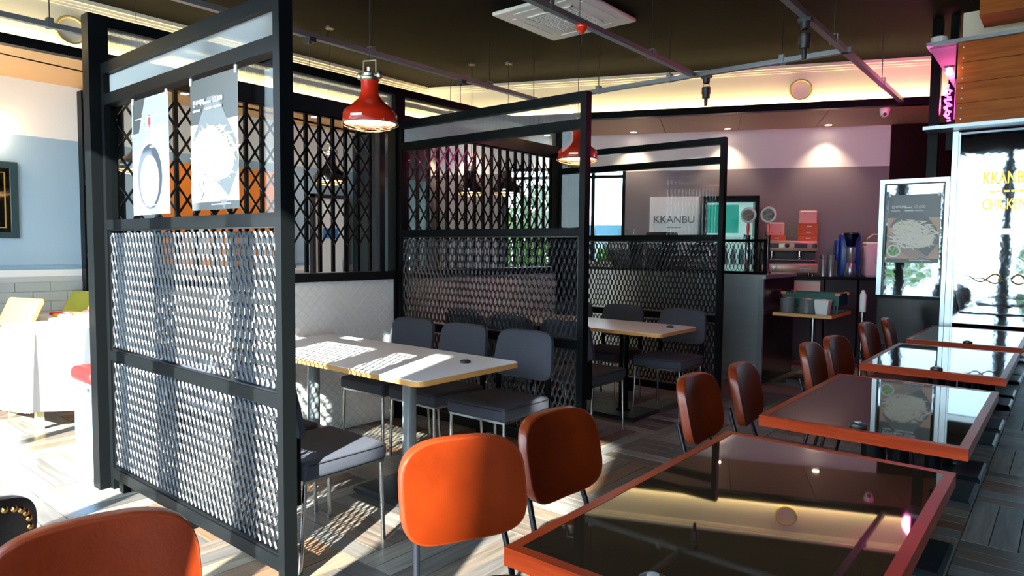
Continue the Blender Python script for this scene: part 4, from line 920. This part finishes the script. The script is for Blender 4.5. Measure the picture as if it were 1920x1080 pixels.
# black frame partition at the left wall
t = thing('side_screen', 'tall black framed mesh screen against the blue left wall', 'partition', (LX, 2.64, 0))
MB().b2((.0, -.05, 0), (.12, .05, 2.96)).obj('post', black, t); MB().b2((.86, -.04, 0), (.94, .04, 2.96)).obj('post', black, t); MB().b2((.12, -.04, 2.88), (.86, .04, 2.96)).obj('top_rail', black, t)
MB().b2((.12, -.04, 2.0), (.86, .04, 2.06)).b2((.12, -.04, 1.25), (.86, .04, 1.3)).b2((.12, -.04, .2), (.86, .04, .26)).obj('rails', black, t)
v, f = mesh_layer(.12, .86, .26, 2.0, 0, w=.007, p=.06, lw=.12); MB().add(v, f).obj('screen_mesh', meshm, t)['kind'] = 'stuff'; MB().b2((.12, -.004, 2.06), (.86, .004, 2.88)).obj('pane', glass, t)
# things beyond the folding gates, against the left wall
t = thing('orange_wall_panel', 'bright orange panel on the left wall beyond the folding gate', 'panel', (LX, 4.35, 1.14)); MB().b2((0, -1.0, 0), (.04, .72, 1.2)).obj('panel', mat('bright_orange', (.85, .22, .02), .5), t); MB().b2((0, -1.03, -.04), (.05, .75, 0)).obj('lower_trim', dark, t); MB().b2((.04, -.62, .1), (.045, -.4, .5)).obj('white_card', white, t)
t = thing('white_door_panel', 'white door with a blue notice beyond the folding gate', 'door', (LX, 5.65, 0)); MB().b2((0, -.25, 0), (.05, .25, 2.05)).obj('leaf', mat('door_white', (.8, .84, .84), .4), t); MB().b2((0, -.3, 0), (.07, -.25, 2.1)).b2((0, .25, 0), (.07, .3, 2.1)).b2((0, -.3, 2.05), (.07, .3, 2.1)).obj('frame', dark, t); MB().b2((.05, -.12, 1.5), (.053, .12, 1.64)).obj('notice', mat('notice_blue', (.02, .2, .6), .5), t); MB().tube([(.07, .18, .95), (.07, .18, 1.2)], .01, 8).obj('handle', alu, t, 50)
t = thing('teal_cabinet', 'dark teal cabinet beyond the folding gate beside the white table', 'cabinet', (LX + .36, 6.52, 0)); MB().b2((-.3, -.50, 0), (.25, .50, 2.95)).obj('body', mat('dark_teal', (.008, .016, .018), .4), t)
for y in (-.49, .01): MB().b2((.25, y, .05), (.27, y + .48, 2.35)).obj('door', mat('teal_door', (.02, .075, .08), .3), t)
for y in (-.05, .05): MB().tube([(.29, y, 1.0), (.29, y, 1.25)], .008, 6).obj('handle', alu, t)
x, y = BW(-4.75, .03); t = thing('chalk_menu_board', 'small black menu board in an orange wood frame past the gate', 'menu board', (x, y, 1.5), TB); MB().b2((-.16, -.01, 0), (.16, 0, .75)).obj('slate', dark, t)
MB().b2((-.19, -.025, -.03), (-.16, 0, .78)).b2((.16, -.025, -.03), (.19, 0, .78)).b2((-.16, -.025, -.03), (.16, 0, 0)).b2((-.16, -.025, .75), (.16, 0, .78)).obj('frame', mat('orange_wood', (.6, .2, .06), .4), t)
for k, z in enumerate((.7, .42, .12)): MB().b2((-.12, -.012, z), (.08, -.0105, z + .012)).obj('chalk_line', white, t)
# folding wooden chairs with yellow green canvas
yw = mat('varnished_orange_wood', (.75, .27, .03), .35); cv = mat('olive_yellow_canvas', (.42, .42, .05), .7)
def folding_chair(label, x, y, rz):
    t = thing('folding_chair', label, 'chair', (x, y, 0), rz, 'orange wood folding chairs with olive canvas')
    for s in (-1, 1):
        MB().tube([(.2, s * .21, .0), (-.02, s * .21, .36), (-.28, s * .21, .88)], .02, 4).obj('back_leg', yw, t)
        MB().tube([(-.24, s * .18, 0), (.22, s * .18, .42)], .02, 4).obj('front_leg', yw, t)
        MB().box((0, s * .2, .41), (.42, .035, .03)).obj('seat_rail', yw, t)
    MB().rbox((.0, 0, .435), (.42, .38, .04), .015, q=2).obj('seat', cv, t, 50)
    o = MB().rbox((0, 0, 0), (.035, .44, .26), .015, q=2).obj('back_canvas', cv, t, 50); o.location = (-.235, 0, .79); o.rotation_euler = (0, -.46, 0)
    MB().box((.16, 0, .06), (.03, .4, .03)).obj('foot_bar', yw, t); MB().box((-.2, 0, .04), (.03, .36, .03)).obj('foot_bar', yw, t)
folding_chair('orange folding chair with olive canvas, nearer one beside the cloth covered table', -7.05, 1.60, -1.25)
folding_chair('orange folding chair with olive canvas half hidden behind the white folding table', -7.72, 2.30, -1.25)
t = thing('oak_side_table', 'pale oak edged table cut by the left edge below the mirror', 'table', (-6.75, 1.02, 0)); MB().prism(rtop(-.45, .33, -.4, .4, .05), .722, .748).obj('edge_band', oakedge, t, 40); MB().prism(rtop(-.447, .327, -.397, .397, .048), .748, .752).obj('laminate_top', whitelam, t, 40); pedestal(t, 0, 0, .716, greyleg)
# white folding table with red and yellow things
t = thing('folding_table', 'small white slatted folding table behind the cloth covered one', 'table', (-7.08, 2.28, 0))
for k in range(4): MB().b2((-.33 + .165 * k, -.3, .715), (-.33 + .165 * k + .157, .3, .735)).obj('slat', white, t)
for s in (-1, 1): MB().tube([(-.28, s * .26, 0), (.28, s * .26, .71)], .014, 6).obj('leg', white, t); MB().tube([(.28, s * .24, 0), (-.28, s * .24, .71)], .014, 6).obj('leg', white, t)
MB().b2((-.32, -.28, .695), (.32, -.25, .715)).b2((-.32, .25, .695), (.32, .28, .715)).obj('top_rail', white, t)
rnd = random.Random(9); rp_ = [mat('packet_red', (.75, .03, .05), .5), mat('packet_yellow', (.85, .5, .03), .5), mat('packet_white', (.85, .8, .78), .5)]
for k in range(9):
    o = MB().rbox((0, 0, .014), (.1, .07, .028), .01, q=1).obj('snack_packet', rp_[k % 3], None, 60); o.location = (-7.22 + .14 * (k % 3) + rnd.uniform(-.02, .02), 2.12 + .13 * (k // 3) + rnd.uniform(-.02, .02), .735); o.rotation_euler = (0, 0, rnd.uniform(0, 3))
    tag(o, '%s packet on the small white folding table, %s row from the window' % (('red', 'yellow', 'white')[k % 3], ORD[k // 3]), 'packet', '%s packets on the folding table' % ('red', 'yellow', 'white')[k % 3])
# cloth covered table
t = thing('cloth_covered_table', 'low table hidden under a white cloth hanging to the floor, left of the near partition', 'table', (-6.27, 1.93, 0), .0)
MB().b2((-.38, -.36, .70), (.38, .36, .735)).obj('tabletop', oakedge, t)
for a in (-.34, .34):
    for b in (-.32, .32): MB().b2((a - .025, b - .025, 0), (a + .025, b + .025, .70)).obj('leg', mat('pale_leg', (.6, .5, .25), .5), t)
V = []; Fc = []; n = 96
per = rtop(-.39, .39, -.37, .37, .03, 23)
for l, (z, g) in enumerate(((.742, -.37), (.742, 0), (.72, .006), (.55, .02), (.35, .035), (.15, .05))):
    for i, (x, y) in enumerate(per):
        fold = .018 * math.sin(i * .9) * max(0, (l - 1)) / 3; r_ = math.hypot(x, y); drop = 0
        if l > 1: drop = -.1 * (1 if (i // 24) % 2 == 0 else 0) * (l - 1) / 4
        V.append((x + x / r_ * (g + fold), y + y / r_ * (g + fold), z + drop))
m_ = len(per)
for l in range(5):
    for i in range(m_): Fc.append((l * m_ + i, l * m_ + (i + 1) % m_, (l + 1) * m_ + (i + 1) % m_, (l + 1) * m_ + i))
Fc.append(tuple(range(m_)))
cl = MB().add(V, [f[::-1] for f in Fc]).obj('tablecloth', mat('white_cloth', (.86, .86, .85), .85), None, 60); cl.location = (-6.27, 1.93, 0); tag(cl, 'white cloth draped over the low table left of the near partition', 'tablecloth')
# blue bin with red lid next to the partition
t = thing('lidded_bin', 'tall pale blue bin with a red padded lid beside the near partition', 'bin', (-4.52, 1.60, 0))
MB().rbox((0, 0, .285), (.33, .30, .57), .02, q=2).obj('body', mat('pale_blue_plastic', (.13, .26, .45), .35), t, 50); MB().rbox((0, 0, .61), (.36, .33, .09), .035, q=3).obj('lid', mat('red_vinyl', (.55, .015, .015), .3), t, 60); MB().b2((-.12, -.166, .53), (.12, -.158, .55)).obj('trim_strip', alu, t)

# ------------------------------------------------------------------ outside
pav = mat('pavement', (.42, .41, .39), .8, noise=(3, .5, (.34, .33, .31)))
g_ = MB().b2((-40, -45, -.2), (40, FY - .16, -.13)).b2((-40, FY - .16, -.2), (LX - .21, 60, -.13)).b2((LX - .21, 12.7, -.2), (40, 60, -.13)); struct('ground', g_, pav)
cy = thing('added_sun_canopy', 'added dark canopy on pillars outside the front windows, out of view, blocking sun', 'canopy', (0, -3.0, -.13))  # canopy and pillars added to keep sun off booth chairs and tabletop
MB().b2((-1.22, -.06, 4.33), (1.6, .06, 5.9)).obj('sun_block_panel', mat('canopy_grey', (.2, .2, .21), .6), cy); MB().b2((-1.22, -.08, 4.30), (1.6, .08, 4.34)).obj('lower_edge', alu, cy)
for x in (-.19, 1.45): MB().b2((x - .16, -.05, 0), (x + .16, .05, 4.30)).obj('pillar', MATS['canopy_grey'], cy)
nb = thing('sun_blocking_building', 'added grey building across the street, out of view, blocking sun', 'building', (8.36, -10.5, -.13))  # slab added out of view to cut the sun off the room's right side
MB().b2((-4.5, -.5, 0), (8, .5, 12)).obj('wall', mat('grey_render', (.45, .45, .46), .8), nb)
wp = None
for i in range(3):
    for j in range(6):
        if wp is None: o = MB().b2((-.6, -.05, -.8), (.6, .05, .8)).obj('window', mat('far_glass', (.1, .14, .18), .1), nb); wp = o.data
        else: o = bpy.data.objects.new('window', wp); COL.objects.link(o); o.parent = nb
        o.location = (-3.4 + 2.0 * j, .52, 2.5 + 3.2 * i)
lf = mat('leaf_green', (.1, .22, .02), .6, noise=(4, 1, (.2, .35, .04)))
def shrub(label, x, y, r_, h_, seed, name='shrub'):
    rnd = random.Random(seed); t = thing(name, label, 'shrub', (x, y, -.13)); b = MB()
    for i in range(1500):
        a = rnd.uniform(0, 2 * PI); u = rnd.uniform(-1, 1); q = rnd.random() ** .33; p = Vector((r_ * q * math.sqrt(1 - u * u) * math.cos(a), r_ * q * math.sqrt(1 - u * u) * math.sin(a), h_ * .6 + h_ * .4 * q * u))
        d1 = Vector((rnd.uniform(-1, 1), rnd.uniform(-1, 1), rnd.uniform(-1, 1))).normalized(); d2 = d1.orthogonal().normalized(); l_ = rnd.uniform(.05, .1)
        b.add([p - d1 * l_, p + d2 * l_ * .5, p + d1 * l_, p - d2 * l_ * .5], [(0, 1, 2, 3)])
    b.obj('foliage', lf, t)['kind'] = 'stuff'; MB().tube([(0, 0, 0), (.05, 0, h_ * .4), (0, .05, h_ * .7)], [.06, .05, .02], 8).obj('stem', mat('bark', (.12, .08, .05), .8), t)
for k, (s_, off, r_, h_) in enumerate(((-3.2, -1.5, .65, 2.6), (-5.0, -2.2, .75, 2.9), (-2.0, -2.9, .5, 1.7))):
    x, y = BW(s_, off); shrub('leafy green bush outside the back window, %s one' % ('middle', 'leftmost', 'smallest')[k], x, y, r_, h_, k)
shrub('round green bush outside the front windows, seen only mirrored', -.2, -6.5, .9, 2.2, 8); shrub('round green bush outside the front windows, farther left in the mirror', -3.8, -7.5, 1.0, 2.4, 9)
x, y = BW(-1.2, -5); t = thing('street_van', 'blue and white delivery van parked outside the back window', 'van', (x, y, -.13), TB)
V = [(-2.2, -.9, .4), (2.2, -.9, .4), (2.2, -.9, 1.1), (1.7, -.9, 2.0), (-2.2, -.9, 2.0)]; MB().add([(a, -.9, c) for a, b, c in V] + [(a, .9, c) for a, b, c in V], [(0, 1, 2, 3, 4), (9, 8, 7, 6, 5)] + [(i, 5 + i, 5 + (i + 1) % 5, (i + 1) % 5) for i in range(5)]).obj('body', mat('van_blue', (.2, .42, .6), .35), t)
MB().b2((1.0, -.92, 1.25), (1.75, -.905, 1.75)).b2((-1.8, -.92, 1.3), (.8, -.905, 1.8)).obj('side_window', mat('van_glass', (.6, .7, .75), .1), t)
for a in (-1.4, 1.4): o = MB().lathe([(.34, -.1), (.34, .1)], n=20, cap0=True, cap1=True).obj('wheel', dark, t); o.rotation_euler = (PI / 2, 0, 0); o.location = (a, -.85, .34)
